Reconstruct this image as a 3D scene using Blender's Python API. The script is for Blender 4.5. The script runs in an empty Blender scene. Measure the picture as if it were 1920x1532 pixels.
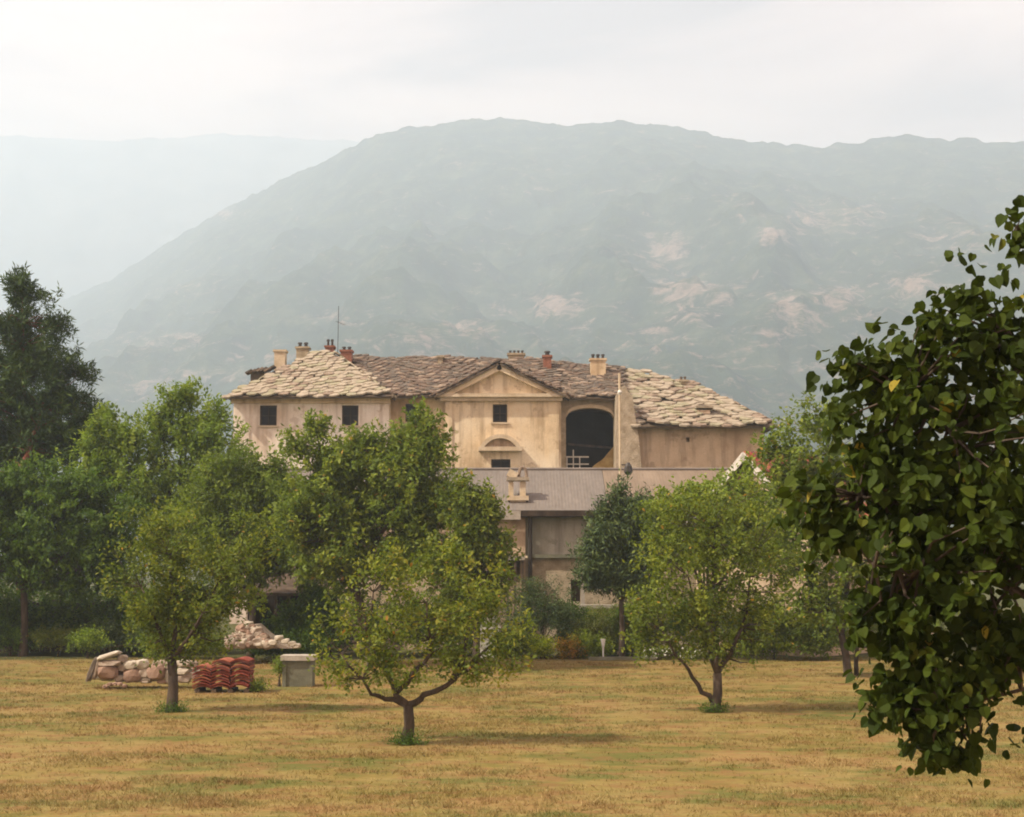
import bpy, math, random
import numpy as np
from mathutils import Vector, Matrix

sc = bpy.context.scene
COL = sc.collection
R = random.Random(7)
rng = np.random.default_rng(11)

# ------------------------------------------------------------------ camera, sky, sun, exposure
F = 2800.0
TH = math.atan((1050 - 766) / F)
CZ = 4.0
cam_d = bpy.data.cameras.new("camera")
cam = bpy.data.objects.new("camera", cam_d)
COL.objects.link(cam)
cam.location = (0, 0, CZ)
cam.rotation_euler = (math.pi / 2 + TH, 0, 0)
cam_d.sensor_width = 36
cam_d.lens = 36 * F / 1920
cam_d.clip_start = 0.2
cam_d.clip_end = 30000
sc.camera = cam

SUN_AZ = math.radians(-112)     # compass-like angle from +Y towards +X (negative: to the left, a little behind the camera)
SUN_EL = math.radians(47)
sun_dir = Vector((math.sin(SUN_AZ) * math.cos(SUN_EL), math.cos(SUN_AZ) * math.cos(SUN_EL), math.sin(SUN_EL)))
sd = bpy.data.lights.new("sun", 'SUN')
sd.energy = 5.0
sd.angle = math.radians(1.5)
sd.color = (1.0, 0.875, 0.71)
sun = bpy.data.objects.new("sun", sd)
COL.objects.link(sun)
sun.rotation_euler = sun_dir.to_track_quat('Z', 'Y').to_euler()

world = bpy.data.worlds.new("World")
sc.world = world
world.use_nodes = True
wn, wl = world.node_tree.nodes, world.node_tree.links
wn.clear()
wo = wn.new('ShaderNodeOutputWorld')
bg = wn.new('ShaderNodeBackground'); bg.inputs['Strength'].default_value = 0.1
sky = wn.new('ShaderNodeTexSky'); sky.sky_type = 'NISHITA'; sky.sun_disc = False
sky.sun_elevation = SUN_EL; sky.sun_rotation = SUN_AZ; sky.dust_density = 3
tc = wn.new('ShaderNodeTexCoord')
mp = wn.new('ShaderNodeMapping'); mp.inputs['Scale'].default_value = (1.5, 1.5, 6.0); mp.inputs['Rotation'].default_value = (0.0, 0.25, 0.0)
mp.inputs['Location'].default_value = (0.35, 0.2, 0.4)
n1 = wn.new('ShaderNodeTexNoise'); n1.inputs['Scale'].default_value = 2.1; n1.inputs['Detail'].default_value = 5; n1.inputs['Roughness'].default_value = 0.5
n1.inputs['Distortion'].default_value = 0.4
cr = wn.new('ShaderNodeValToRGB')
e = cr.color_ramp.elements
e[0].position = 0.40; e[0].color = (0.62, 0.35, 0.30, 1)
e[1].position = 0.60; e[1].color = (1.95, 1.28, 0.98, 1)
m = cr.color_ramp.elements.new(0.5); m.color = (1.40, 0.87, 0.69, 1)
sc10 = wn.new('ShaderNodeVectorMath'); sc10.operation = 'SCALE'; sc10.inputs['Scale'].default_value = 3.8
mx = wn.new('ShaderNodeMix'); mx.data_type = 'RGBA'; mx.inputs['Factor'].default_value = 0.93
wl.new(tc.outputs['Generated'], mp.inputs['Vector']); wl.new(mp.outputs[0], n1.inputs['Vector'])
wl.new(n1.outputs['Fac'], cr.inputs['Fac']); wl.new(cr.outputs['Color'], sc10.inputs[0])
wl.new(sky.outputs[0], mx.inputs['A']); wl.new(sc10.outputs[0], mx.inputs['B'])
wl.new(mx.outputs['Result'], bg.inputs['Color']); wl.new(bg.outputs[0], wo.inputs['Surface'])

sc.view_settings.view_transform = 'Standard'
sc.view_settings.look = 'None'
sc.view_settings.exposure = 1.2
sc.view_settings.gamma = 1
sc.view_settings.use_curve_mapping = False
sc.render.engine = 'CYCLES'
cy = sc.cycles
cy.max_bounces = 6; cy.diffuse_bounces = 3; cy.glossy_bounces = 2; cy.transmission_bounces = 3
cy.volume_bounces = 3; cy.transparent_max_bounces = 4
cy.use_denoising = True
cy.pixel_filter_type = 'BLACKMAN_HARRIS'; cy.filter_width = 1.9
cy.use_adaptive_sampling = True

# ------------------------------------------------------------------ helpers
def P(px, py, Y):
    """world point seen at photo pixel (px,py) at distance Y along the ground axis"""
    xc = (px - 960) / F; yc = -(py - 766) / F
    d = (xc, math.cos(TH) - math.sin(TH) * yc, math.sin(TH) + math.cos(TH) * yc)
    t = Y / d[1]
    return Vector((xc * t, Y, CZ + d[2] * t))

def G(px, py, z=0.0):
    xc = (px - 960) / F; yc = -(py - 766) / F
    d = (xc, math.cos(TH) - math.sin(TH) * yc, math.sin(TH) + math.cos(TH) * yc)
    t = (z - CZ) / d[2]
    return Vector((xc * t, d[1] * t, z))

def SC(Y):
    return F / Y      # photo pixels per metre at distance Y

def unit(a):
    return a / np.maximum(np.linalg.norm(a, axis=-1, keepdims=True), 1e-9)

class MB:
    def __init__(s): s.v = []; s.f = []
    def add(s, vs, fs):
        o = len(s.v); s.v += [tuple(v) for v in vs]; s.f += [tuple(i + o for i in f) for f in fs]
    def box(s, x0, x1, y0, y1, z0, z1):
        s.add([(x0, y0, z0), (x1, y0, z0), (x1, y1, z0), (x0, y1, z0), (x0, y0, z1), (x1, y0, z1), (x1, y1, z1), (x0, y1, z1)],
              [(0, 3, 2, 1), (4, 5, 6, 7), (0, 1, 5, 4), (1, 2, 6, 5), (2, 3, 7, 6), (3, 0, 4, 7)])
    def obox(s, c, u, v, w, a, b, h):
        """oriented box: centre c, unit axes u v w, half sizes"""
        c, u, v, w = map(Vector, (c, u, v, w))
        vs = [c + u * a * i + v * b * j + w * h * k for k in (-1, 1) for i, j in ((-1, -1), (1, -1), (1, 1), (-1, 1))]
        s.add(vs, [(0, 3, 2, 1), (4, 5, 6, 7), (0, 1, 5, 4), (1, 2, 6, 5), (2, 3, 7, 6), (3, 0, 4, 7)])
    def bar(s, a, b, w, h=None):
        a, b = Vector(a), Vector(b); h = h or w
        d = (b - a); L = d.length; d.normalize()
        up = Vector((0, 0, 1)) if abs(d.z) < 0.9 else Vector((0, 1, 0))
        u = d.cross(up).normalized(); v = u.cross(d)
        s.obox((a + b) / 2, d, u, v, L / 2, w / 2, h / 2)
    def prism(s, poly, ext):
        """poly: list of 3D points (planar), ext: extrusion vector"""
        n = len(poly); e = Vector(ext)
        vs = [Vector(p) for p in poly] + [Vector(p) + e for p in poly]
        fs = [tuple(range(n - 1, -1, -1)), tuple(range(n, 2 * n))] + [(i, (i + 1) % n, (i + 1) % n + n, i + n) for i in range(n)]
        s.add(vs, fs)
    def tube(s, pts, rad, n=6, cap=True):
        pts = [Vector(p) for p in pts]
        rings = []
        ref = Vector((0.31, 0.87, 0.2)).normalized()
        for i, p in enumerate(pts):
            d = (pts[min(i + 1, len(pts) - 1)] - pts[max(i - 1, 0)])
            if d.length < 1e-6: d = Vector((0, 0, 1))
            d.normalize()
            u = d.cross(ref)
            if u.length < 1e-3: u = d.cross(Vector((1, 0, 0)))
            u.normalize(); w = d.cross(u)
            r = rad[i] if hasattr(rad, '__len__') else rad
            rings.append([p + u * math.cos(2 * math.pi * k / n) * r + w * math.sin(2 * math.pi * k / n) * r for k in range(n)])
        vs = [q for r_ in rings for q in r_]
        fs = []
        for i in range(len(rings) - 1):
            for k in range(n):
                a = i * n + k; b = i * n + (k + 1) % n
                fs.append((a, b, b + n, a + n))
        if cap:
            fs.append(tuple(range(n - 1, -1, -1))); m_ = (len(rings) - 1) * n; fs.append(tuple(range(m_, m_ + n)))
        s.add(vs, fs)

WL = {}
def wloc(o): return WL.get(o.name, Vector((0, 0, 0))) if o else Vector((0, 0, 0))

def put(o, parent):
    COL.objects.link(o)
    if parent: o.parent = parent
    WL[o.name] = wloc(parent).copy()
    return o

def obj(name, mb, mat, parent=None, smooth=False):
    off = wloc(parent)
    me = bpy.data.meshes.new(name)
    me.from_pydata([(x - off.x, y - off.y, z - off.z) for x, y, z in mb.v], [], mb.f)
    me.materials.append(mat)
    if smooth: me.polygons.foreach_set('use_smooth', [True] * len(me.polygons))
    me.update()
    return put(bpy.data.objects.new(name, me), parent)

def tag(o, label=None, cat=None, group=None, kind=None):
    if label: o['label'] = label
    if cat: o['category'] = cat
    if group: o['group'] = group
    if kind: o['kind'] = kind
    return o

def thing(name, label, cat, loc, group=None):
    o = bpy.data.objects.new(name, None); COL.objects.link(o)
    o.location = loc; o.empty_display_size = 0.3
    WL[o.name] = Vector(loc)
    return tag(o, label, cat, group)

def np_mesh(name, verts, nper, mat, parent=None, var=None, smooth=False):
    """verts (N*nper,3): N polygons with nper corners each, unshared"""
    off = np.array(wloc(parent))
    verts = verts - off
    n = len(verts) // nper
    me = bpy.data.meshes.new(name)
    me.vertices.add(len(verts)); me.vertices.foreach_set('co', verts.astype(np.float32).ravel())
    me.loops.add(len(verts)); me.loops.foreach_set('vertex_index', np.arange(len(verts), dtype=np.int32))
    me.polygons.add(n); me.polygons.foreach_set('loop_start', np.arange(0, len(verts), nper, dtype=np.int32))
    try: me.polygons.foreach_set('loop_total', np.full(n, nper, dtype=np.int32))
    except Exception: pass
    if var is not None:
        at = me.attributes.new('var', 'FLOAT', 'FACE'); at.data.foreach_set('value', var.astype(np.float32))
    me.materials.append(mat)
    me.update(calc_edges=True)
    return put(bpy.data.objects.new(name, me), parent)

# value noise in numpy
def vnoise(x, y, seed=0):
    xi = np.floor(x).astype(np.int64); yi = np.floor(y).astype(np.int64)
    fx = x - xi; fy = y - yi
    fx = fx * fx * (3 - 2 * fx); fy = fy * fy * (3 - 2 * fy)
    def h(a, b):
        n = (a * 374761393 + b * 668265263 + seed * 974634777) & 0xffffffff
        n = ((n ^ (n >> 13)) * 1274126177) & 0xffffffff
        return ((n ^ (n >> 16)) & 0xffff) / 65535.0
    return (h(xi, yi) * (1 - fx) + h(xi + 1, yi) * fx) * (1 - fy) + (h(xi, yi + 1) * (1 - fx) + h(xi + 1, yi + 1) * fx) * fy

def fbm(x, y, oct=5, seed=0, gain=0.5, ridged=False):
    s = 0; a = 1; t = 0
    for o in range(oct):
        v = vnoise(x * 2 ** o, y * 2 ** o, seed + o * 17)
        if ridged: v = 1 - abs(2 * v - 1)
        s = s + a * v; t += a; a *= gain
    return s / t

# ------------------------------------------------------------------ materials
class NT:
    def __init__(s, name):
        s.m = bpy.data.materials.new(name); s.m.use_nodes = True
        s.n = s.m.node_tree.nodes; s.l = s.m.node_tree.links; s.n.clear()
        s.out = s.n.new('ShaderNodeOutputMaterial')
        s.b = s.n.new('ShaderNodeBsdfPrincipled')
        s.l.new(s.b.outputs[0], s.out.inputs['Surface'])
        s.tc = s.n.new('ShaderNodeTexCoord')
        s.geo = s.n.new('ShaderNodeNewGeometry')
    def noise(s, scale=1, detail=4, stretch=(1, 1, 1), rough=0.55, dist=0, coord='pos', rot=(0, 0, 0)):
        mp = s.n.new('ShaderNodeMapping'); mp.inputs['Scale'].default_value = stretch; mp.inputs['Rotation'].default_value = rot
        s.l.new(s.geo.outputs['Position'] if coord == 'pos' else s.tc.outputs['Object'], mp.inputs['Vector'])
        t = s.n.new('ShaderNodeTexNoise'); t.inputs['Scale'].default_value = scale; t.inputs['Detail'].default_value = detail
        t.inputs['Roughness'].default_value = rough; t.inputs['Distortion'].default_value = dist
        s.l.new(mp.outputs[0], t.inputs['Vector'])
        return t.outputs['Fac']
    def ramp(s, fac, stops):
        r = s.n.new('ShaderNodeValToRGB'); el = r.color_ramp.elements
        while len(el) > 1: el.remove(el[-1])
        el[0].position = stops[0][0]; el[0].color = (*stops[0][1], 1)
        for p, c in stops[1:]:
            q = el.new(p); q.color = (*c, 1)
        s.l.new(fac, r.inputs['Fac'])
        return r.outputs['Color']
    def val(s, fac, a, b, lo=0.0, hi=1.0):
        r = s.n.new('ShaderNodeMapRange'); r.inputs['From Min'].default_value = a; r.inputs['From Max'].default_value = b
        r.inputs['To Min'].default_value = lo; r.inputs['To Max'].default_value = hi
        s.l.new(fac, r.inputs['Value']); return r.outputs[0]
    def mix(s, f, a, b, mode='MIX'):
        x = s.n.new('ShaderNodeMix'); x.data_type = 'RGBA'; x.blend_type = mode
        for k, v in (('Factor', f), ('A', a), ('B', b)):
            if isinstance(v, (int, float)): x.inputs[k].default_value = v
            elif isinstance(v, tuple): x.inputs[k].default_value = (*v, 1)
            else: s.l.new(v, x.inputs[k])
        return x.outputs['Result']
    def math(s, op, a, b):
        x = s.n.new('ShaderNodeMath'); x.operation = op
        for i, v in enumerate((a, b)):
            if isinstance(v, (int, float)): x.inputs[i].default_value = v
            else: s.l.new(v, x.inputs[i])
        return x.outputs[0]
    def attr(s, name):
        a = s.n.new('ShaderNodeAttribute'); a.attribute_name = name; return a.outputs['Fac']
    def bump(s, h, strength=0.3, dist=0.05):
        b = s.n.new('ShaderNodeBump'); b.inputs['Strength'].default_value = strength; b.inputs['Distance'].default_value = dist
        s.l.new(h, b.inputs['Height']); s.l.new(b.outputs[0], s.b.inputs['Normal'])
    def done(s, col, rough=0.9, spec=0.2):
        if isinstance(col, tuple): s.b.inputs['Base Color'].default_value = (*col, 1)
        else: s.l.new(col, s.b.inputs['Base Color'])
        s.b.inputs['Roughness'].default_value = rough
        s.b.inputs['Specular IOR Level'].default_value = spec
        return s.m

def simple(name, c0, c1, scale=3, stretch=(1, 1, 1), rough=0.9, bump=0.3, bd=0.03, spec=0.2, detail=5):
    t = NT(name); f = t.noise(scale, detail, stretch)
    c = t.ramp(f, [(0.3, c0), (0.7, c1)])
    g = t.noise(scale * 7, 4, stretch)
    c = t.mix(t.val(g, 0.35, 0.7, 0.0, 0.35), c, tuple(x * 0.55 for x in c0))
    if bump: t.bump(g, bump, bd)
    return t.done(c, rough, spec)

def plaster(name, base, stain, pale, seedloc=0.0):
    t = NT(name)
    big = t.noise(0.33, 5, (1, 1, 0.8), 0.6)
    c = t.ramp(big, [(0.36, stain), (0.5, base), (0.66, pale)])
    streak = t.noise(2.2, 4, (1.000, 1.000, 0.119), 0.6)
    c = t.mix(t.val(streak, 0.50, 0.72, 0, 0.7), c, tuple(x * 0.62 for x in stain))
    patch = t.noise(1.1, 6, (1, 1, 1), 0.65)
    c = t.mix(t.val(patch, 0.57, 0.63, 0, 0.6), c, tuple(x * 0.8 for x in stain))
    fine = t.noise(14, 5)
    c = t.mix(t.val(fine, 0.4, 0.7, 0, 0.22), c, tuple(x * 0.6 for x in stain))
    t.bump(fine, 0.35, 0.03)
    return t.done(c, 0.95, 0.1)

M = {}
M['plaster'] = plaster('ochre_plaster', (0.72, 0.58, 0.385), (0.48, 0.35, 0.21), (0.82, 0.71, 0.53))
M['plaster_pale'] = plaster('pale_plaster', (0.84, 0.76, 0.66), (0.64, 0.52, 0.40), (0.90, 0.86, 0.80))
M['plaster_brown'] = plaster('brown_plaster', (0.58, 0.45, 0.31), (0.42, 0.31, 0.21), (0.68, 0.55, 0.40))
M['render_grey'] = plaster('grey_render', (0.42, 0.39, 0.33), (0.28, 0.27, 0.21), (0.52, 0.48, 0.42))
M['masonry'] = simple('rubble_masonry', (0.32, 0.26, 0.17), (0.58, 0.48, 0.34), 2.5, bump=0.8, bd=0.12)
M['masonry_pale'] = simple('pale_rubble', (0.340, 0.270, 0.181), (0.600, 0.500, 0.369), 2.2, bump=0.9, bd=0.12)
M['trim'] = simple('cornice_stucco', (0.500, 0.400, 0.260), (0.680, 0.570, 0.419), 2.0)
M['slab0'] = simple('pale_stone_slab', (0.270, 0.225, 0.165), (0.460, 0.390, 0.295), 2.2, bump=0.5)
M['slab1'] = simple('lichen_stone_slab', (0.230, 0.210, 0.131), (0.400, 0.360, 0.250), 2.2, bump=0.5)
M['slab2'] = simple('rusty_stone_slab', (0.20, 0.15, 0.11), (0.35, 0.27, 0.20), 2.2, bump=0.5)
M['slab3'] = simple('dark_stone_slab', (0.090, 0.070, 0.055), (0.190, 0.155, 0.119), 2.2, bump=0.5)
M['slab4'] = simple('brown_stone_slab', (0.115, 0.08, 0.058), (0.215, 0.155, 0.115), 2.2, bump=0.5)
M['underroof'] = simple('roof_boarding', (0.100, 0.075, 0.052), (0.170, 0.130, 0.090), 3)
M['wood_dark'] = simple('dark_weathered_wood', (0.035, 0.025, 0.018), (0.085, 0.060, 0.042), 3, (1, 1, 0.15))
M['wood_brown'] = simple('brown_plank_wood', (0.060, 0.042, 0.031), (0.140, 0.100, 0.069), 3, (1, 1, 0.15))
M['wood_pale'] = simple('pale_painted_wood', (0.520, 0.470, 0.400), (0.700, 0.660, 0.600), 3, (1, 1, 0.2))
M['iron'] = simple('dark_iron', (0.020, 0.017, 0.015), (0.050, 0.035, 0.027), 6, rough=0.5, spec=0.5)
M['brick'] = simple('red_brick', (0.200, 0.080, 0.050), (0.360, 0.160, 0.100), 5)
M['glass'] = NT('window_glass').done((0.012, 0.010, 0.012), 0.35, 0.12)
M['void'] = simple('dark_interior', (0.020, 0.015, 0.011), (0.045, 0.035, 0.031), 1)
M['sheet'] = simple('grey_fibre_cement', (0.155, 0.135, 0.118), (0.21, 0.182, 0.158), 0.8, (1, 0.4, 0.4), bump=0.1)
M['sheet_brown'] = simple('brown_fibre_cement', (0.185, 0.14, 0.10), (0.25, 0.195, 0.145), 0.5, (1, 0.4, 0.4), bump=0.1)
M['tile0'] = simple('red_clay_tile', (0.17, 0.035, 0.025), (0.32, 0.08, 0.05), 4, bump=0.3)
M['tile1'] = simple('orange_clay_tile', (0.24, 0.07, 0.04), (0.42, 0.15, 0.085), 4, bump=0.3)
M['tile2'] = simple('burnt_clay_tile', (0.100, 0.035, 0.031), (0.200, 0.070, 0.055), 4, bump=0.2)
M['bark'] = simple('grey_brown_bark', (0.045, 0.033, 0.024), (0.120, 0.090, 0.065), 6, (1, 1, 0.25), bump=0.9, bd=0.03)
M['bark_red'] = simple('reddish_pine_bark', (0.100, 0.035, 0.019), (0.220, 0.085, 0.050), 5, (1, 1, 0.3), bump=0.9)
M['stone0'] = simple('field_stone', (0.240, 0.190, 0.140), (0.420, 0.340, 0.269), 3.5, bump=0.7)
M['stone1'] = simple('pinkish_field_stone', (0.22, 0.14, 0.10), (0.38, 0.26, 0.19), 3.5, bump=0.7)
M['stone2'] = simple('pale_field_stone', (0.400, 0.350, 0.269), (0.580, 0.520, 0.419), 3.5, bump=0.7)
M['concrete'] = simple('weathered_concrete', (0.13, 0.13, 0.09), (0.22, 0.22, 0.16), 3, bump=0.3)
M['concrete_pale'] = simple('pale_concrete', (0.34, 0.30, 0.25), (0.50, 0.45, 0.38), 3, bump=0.3)
M['hay'] = simple('dry_hay', (0.340, 0.220, 0.069), (0.550, 0.400, 0.160), 4, bump=0.8)
M['white'] = simple('white_painted_stone', (0.620, 0.600, 0.550), (0.780, 0.770, 0.719), 5, bump=0.2)
M['petal'] = NT('white_petals').done((0.75, 0.74, 0.70), 0.8, 0.2)
M['tarp'] = simple('dark_blue_tarp', (0.010, 0.012, 0.031), (0.030, 0.035, 0.069), 2)

def leafmat(name, stops, trans=0.42, spec=0.18, rough=0.55):
    t = NT(name)
    a = t.attr('var')
    c = t.ramp(a, stops)
    t.done(c, rough, spec)
    tr = t.n.new('ShaderNodeBsdfTranslucent')
    c2 = t.mix(1.0, c, (1.000, 1.000, 0.550), 'MULTIPLY')
    g = t.n.new('ShaderNodeVectorMath'); g.operation = 'SCALE'; g.inputs['Scale'].default_value = 1.35
    t.l.new(c2, g.inputs[0]); t.l.new(g.outputs[0], tr.inputs['Color'])
    ms = t.n.new('ShaderNodeMixShader'); ms.inputs[0].default_value = trans
    t.l.new(t.b.outputs[0], ms.inputs[1]); t.l.new(tr.outputs[0], ms.inputs[2]); t.l.new(ms.outputs[0], t.out.inputs['Surface'])
    return t.m

L = {}
L['apple'] = leafmat('apple_leaves', [(0, (0.076, 0.113, 0.014)), (0.45, (0.145, 0.189, 0.024)), (0.8, (0.234, 0.256, 0.035)), (0.95, (0.358, 0.301, 0.047)), (1, (0.385, 0.196, 0.040))])
L['apple2'] = leafmat('apple_leaves_green', [(0, (0.069, 0.100, 0.014)), (0.5, (0.131, 0.180, 0.023)), (0.85, (0.216, 0.252, 0.031)), (1, (0.401, 0.243, 0.043))])
L['ash'] = leafmat('bright_green_leaves', [(0, (0.093, 0.148, 0.017)), (0.5, (0.167, 0.250, 0.030)), (1, (0.297, 0.366, 0.048))])
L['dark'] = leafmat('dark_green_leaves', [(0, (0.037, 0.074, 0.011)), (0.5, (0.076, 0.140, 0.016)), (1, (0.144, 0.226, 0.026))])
L['walnut'] = leafmat('walnut_leaves', [(0, (0.077, 0.118, 0.017)), (0.5, (0.144, 0.206, 0.026)), (0.9, (0.262, 0.308, 0.041)), (1, (0.464, 0.308, 0.070))])
L['pine'] = leafmat('pine_needles', [(0, (0.019, 0.041, 0.007)), (0.5, (0.040, 0.078, 0.012)), (1, (0.083, 0.128, 0.017))], 0.12)
L['blue'] = leafmat('blue_green_needles', [(0, (0.038, 0.065, 0.021)), (0.5, (0.073, 0.114, 0.036)), (1, (0.142, 0.186, 0.056))], 0.15)
L['lime'] = leafmat('light_green_leaves', [(0, (0.114, 0.166, 0.018)), (0.5, (0.195, 0.266, 0.032)), (1, (0.323, 0.376, 0.054))])
L['front'] = leafmat('broad_rounded_leaves', [(0, (0.021, 0.035, 0.005)), (0.5, (0.038, 0.059, 0.007)), (0.85, (0.065, 0.088, 0.011)), (0.93, (0.104, 0.112, 0.015)), (1, (0.248, 0.198, 0.026))], 0.26, 0.08, 0.6)
L['olive'] = leafmat('olive_shrub_leaves', [(0, (0.085, 0.106, 0.023)), (0.5, (0.156, 0.182, 0.038)), (1, (0.283, 0.305, 0.070))])
L['yellow'] = leafmat('yellow_green_leaves', [(0, (0.127, 0.181, 0.006)), (0.5, (0.283, 0.347, 0.012)), (1, (0.510, 0.512, 0.031))])
L['orange'] = leafmat('orange_tinted_leaves', [(0, (0.118, 0.139, 0.012)), (0.5, (0.354, 0.232, 0.025)), (1, (0.566, 0.255, 0.031))])

# ------------------------------------------------------------------ ground
def gz(x, y):
    x = np.asarray(x, float); y = np.asarray(y, float)
    return 0.10 * (fbm(x * 0.12, y * 0.16, 3, 5) - 0.5) + 0.05 * (fbm(x * 0.7, y * 0.9, 3, 9) - 0.5)

def lawn_color(t):
    """dry mown hay lawn: straw and rust bands with green patches; world position based"""
    bands = t.noise(0.42, 7, (0.42, 0.9, 1.0), 0.68, 0.3)
    c = t.ramp(bands, [(0.36, (0.10, 0.105, 0.022)), (0.45, (0.215, 0.160, 0.045)), (0.53, (0.250, 0.190, 0.066)), (0.62, (0.26, 0.165, 0.062))])
    green = t.noise(0.5, 7, (0.5, 0.9, 1.0), 0.68)
    c = t.mix(t.val(green, 0.49, 0.59, 0, 0.85), c, (0.095, 0.112, 0.024))
    rust = t.noise(1.5, 6, (0.6, 1.1, 1.0), 0.7)
    c = t.mix(t.val(rust, 0.49, 0.59, 0, 0.75), c, (0.215, 0.112, 0.045))
    return c

t = NT('mown_grass_ground')
c = lawn_color(t)
fine = t.noise(9, 5, (0.6, 1.2, 1), 0.65)
c = t.mix(t.val(fine, 0.4, 0.72, 0, 0.55), c, (0.11, 0.085, 0.028))
# beyond the mown lawn the ground is earthy and green
sep = t.n.new('ShaderNodeSeparateXYZ'); t.l.new(t.geo.outputs['Position'], sep.inputs[0])
edge = t.noise(0.25, 3)
yy = t.math('ADD', sep.outputs['Y'], t.math('MULTIPLY', edge, 2.0))
far = t.val(yy, 61.0, 62.5)
earth = t.ramp(t.noise(1.5, 5), [(0.35, (0.05, 0.055, 0.02)), (0.65, (0.10, 0.10, 0.035))])
c = t.mix(far, c, earth)
t.bump(fine, 0.6, 0.06)
M['ground'] = t.done(c, 0.95, 0.1)

xs = np.concatenate([[-9000, -4000, -1500, -500, -200, -100, -60], np.linspace(-40, 40, 161), [60, 100, 200, 500, 1500, 4000, 9000]])
ys = np.concatenate([[-400, -100, -30, -5], np.linspace(0, 80, 161), [90, 110, 150, 250, 500, 1000, 2500, 5000, 9000]])
X, Yg = np.meshgrid(xs, ys)
Z = gz(X, Yg) * ((abs(X) <= 41) & (Yg >= 0) & (Yg <= 81))
nx, ny = len(xs), len(ys)
vs = np.stack([X.ravel(), Yg.ravel(), Z.ravel()], 1)
ii = np.arange(nx * ny).reshape(ny, nx)
fs = np.stack([ii[:-1, :-1].ravel(), ii[:-1, 1:].ravel(), ii[1:, 1:].ravel(), ii[1:, :-1].ravel()], 1)
me = bpy.data.meshes.new('ground'); me.from_pydata(vs.tolist(), [], fs.tolist()); me.materials.append(M['ground'])
me.polygons.foreach_set('use_smooth', [True] * len(me.polygons))
ground = bpy.data.objects.new('ground', me); COL.objects.link(ground)
tag(ground, 'flat dry mown orchard lawn reaching back to the trees', None, None, 'structure'); WL['ground'] = Vector((0, 0, 0))

# ------------------------------------------------------------------ mountain
def tan_el(py):            # slope of the sight line through photo row py
    return np.tan(TH + np.arctan((766 - np.asarray(py, float)) / F))
def row_of(tn):
    return 766 - F * np.tan(np.arctan(tn) - TH)

def slope_mesh(name, label, rx, ry, RDp, RDv, FDp, FDv, NA, NR, patches, mat, seed, gulley=230):
    pxs = np.linspace(-900, 2900, NA)
    ridge_py = np.interp(pxs, rx, ry) + 5 * (fbm(pxs * 0.02, pxs * 0, 4, 3 + seed) - 0.5) + 3 * (fbm(pxs * 0.11, pxs * 0, 3, 8 + seed) - 0.5)
    RD = np.interp(pxs, RDp, RDv); FD = np.interp(pxs, FDp, FDv)
    az = np.arctan((pxs - 960) / F * 0.9949)
    tt = np.linspace(0, 1.12, NR)
    A, T = np.meshgrid(az, tt)
    Rr = FD + (RD - FD) * T
    ridge_h = tan_el(ridge_py) * RD
    prof = np.where(T <= 1, 0.5 * T ** 0.85 + 0.5 * T ** 1.7, 1 - 3 * (T - 1))
    H = prof * ridge_h
    Xm = np.tan(A) * Rr; Ym = Rr
    env = np.clip(T * 4, 0, 1) * np.clip((1.0 - T) * 3.2, 0.0, 1)
    gul = fbm(Xm / 420 + seed, Ym / 900, 5, 21, 0.55, True)
    H = H + env * (gul - 0.62) * gulley
    H = H + env * (fbm(Xm / 90, Ym / 90, 4, 31) - 0.5) * 70 + (fbm(Xm / 22, Ym / 22, 3, 41) - 0.5) * 14 * np.clip(T * 5, 0, 1)
    PXg = 960 + F * np.tan(A) / 0.9949
    PYg = row_of(H / Ym)
    rock = np.clip((PXg - 100) / 1800, 0, 1) * 0.18 + np.clip((PYg - 330) / 500, 0, .6) * 0.45
    for (cx, cy_, ax, ay, s_) in patches:
        wob = 1 + .8 * (fbm(PXg / 26, PYg / 14, 3, 71) - .5)
        rock = np.maximum(rock, .25 + s_ * wob * np.exp(-((PXg - cx) / ax) ** 2 - ((PYg - cy_) / ay) ** 2))
    H = H + np.clip(rock - .3, 0, 1) * (fbm(Xm / 30, Ym / 30, 4, 51) - 0.3) * 34 * env
    vm = np.stack([Xm.ravel(), Ym.ravel(), (H + 3.5 * T).ravel()], 1); vm[:NA, 2] = -3
    ii = np.arange(NA * NR).reshape(NR, NA)
    fm = np.stack([ii[:-1, :-1].ravel(), ii[:-1, 1:].ravel(), ii[1:, 1:].ravel(), ii[1:, :-1].ravel()], 1)
    me = bpy.data.meshes.new(name)
    me.vertices.add(len(vm)); me.vertices.foreach_set('co', vm.astype(np.float32).ravel())
    me.loops.add(fm.size); me.loops.foreach_set('vertex_index', fm.astype(np.int32).ravel())
    me.polygons.add(len(fm)); me.polygons.foreach_set('loop_start', np.arange(0, fm.size, 4, dtype=np.int32))
    me.polygons.foreach_set('use_smooth', np.ones(len(fm), dtype=bool))
    at = me.attributes.new('rock', 'FLOAT', 'POINT'); at.data.foreach_set('value', rock.astype(np.float32).ravel())
    me.materials.append(mat); me.update(calc_edges=True)
    mo = bpy.data.objects.new(name, me); COL.objects.link(mo)
    tag(mo, label, None, None, 'structure')
    return float(vm[:, 2].max())

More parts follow.
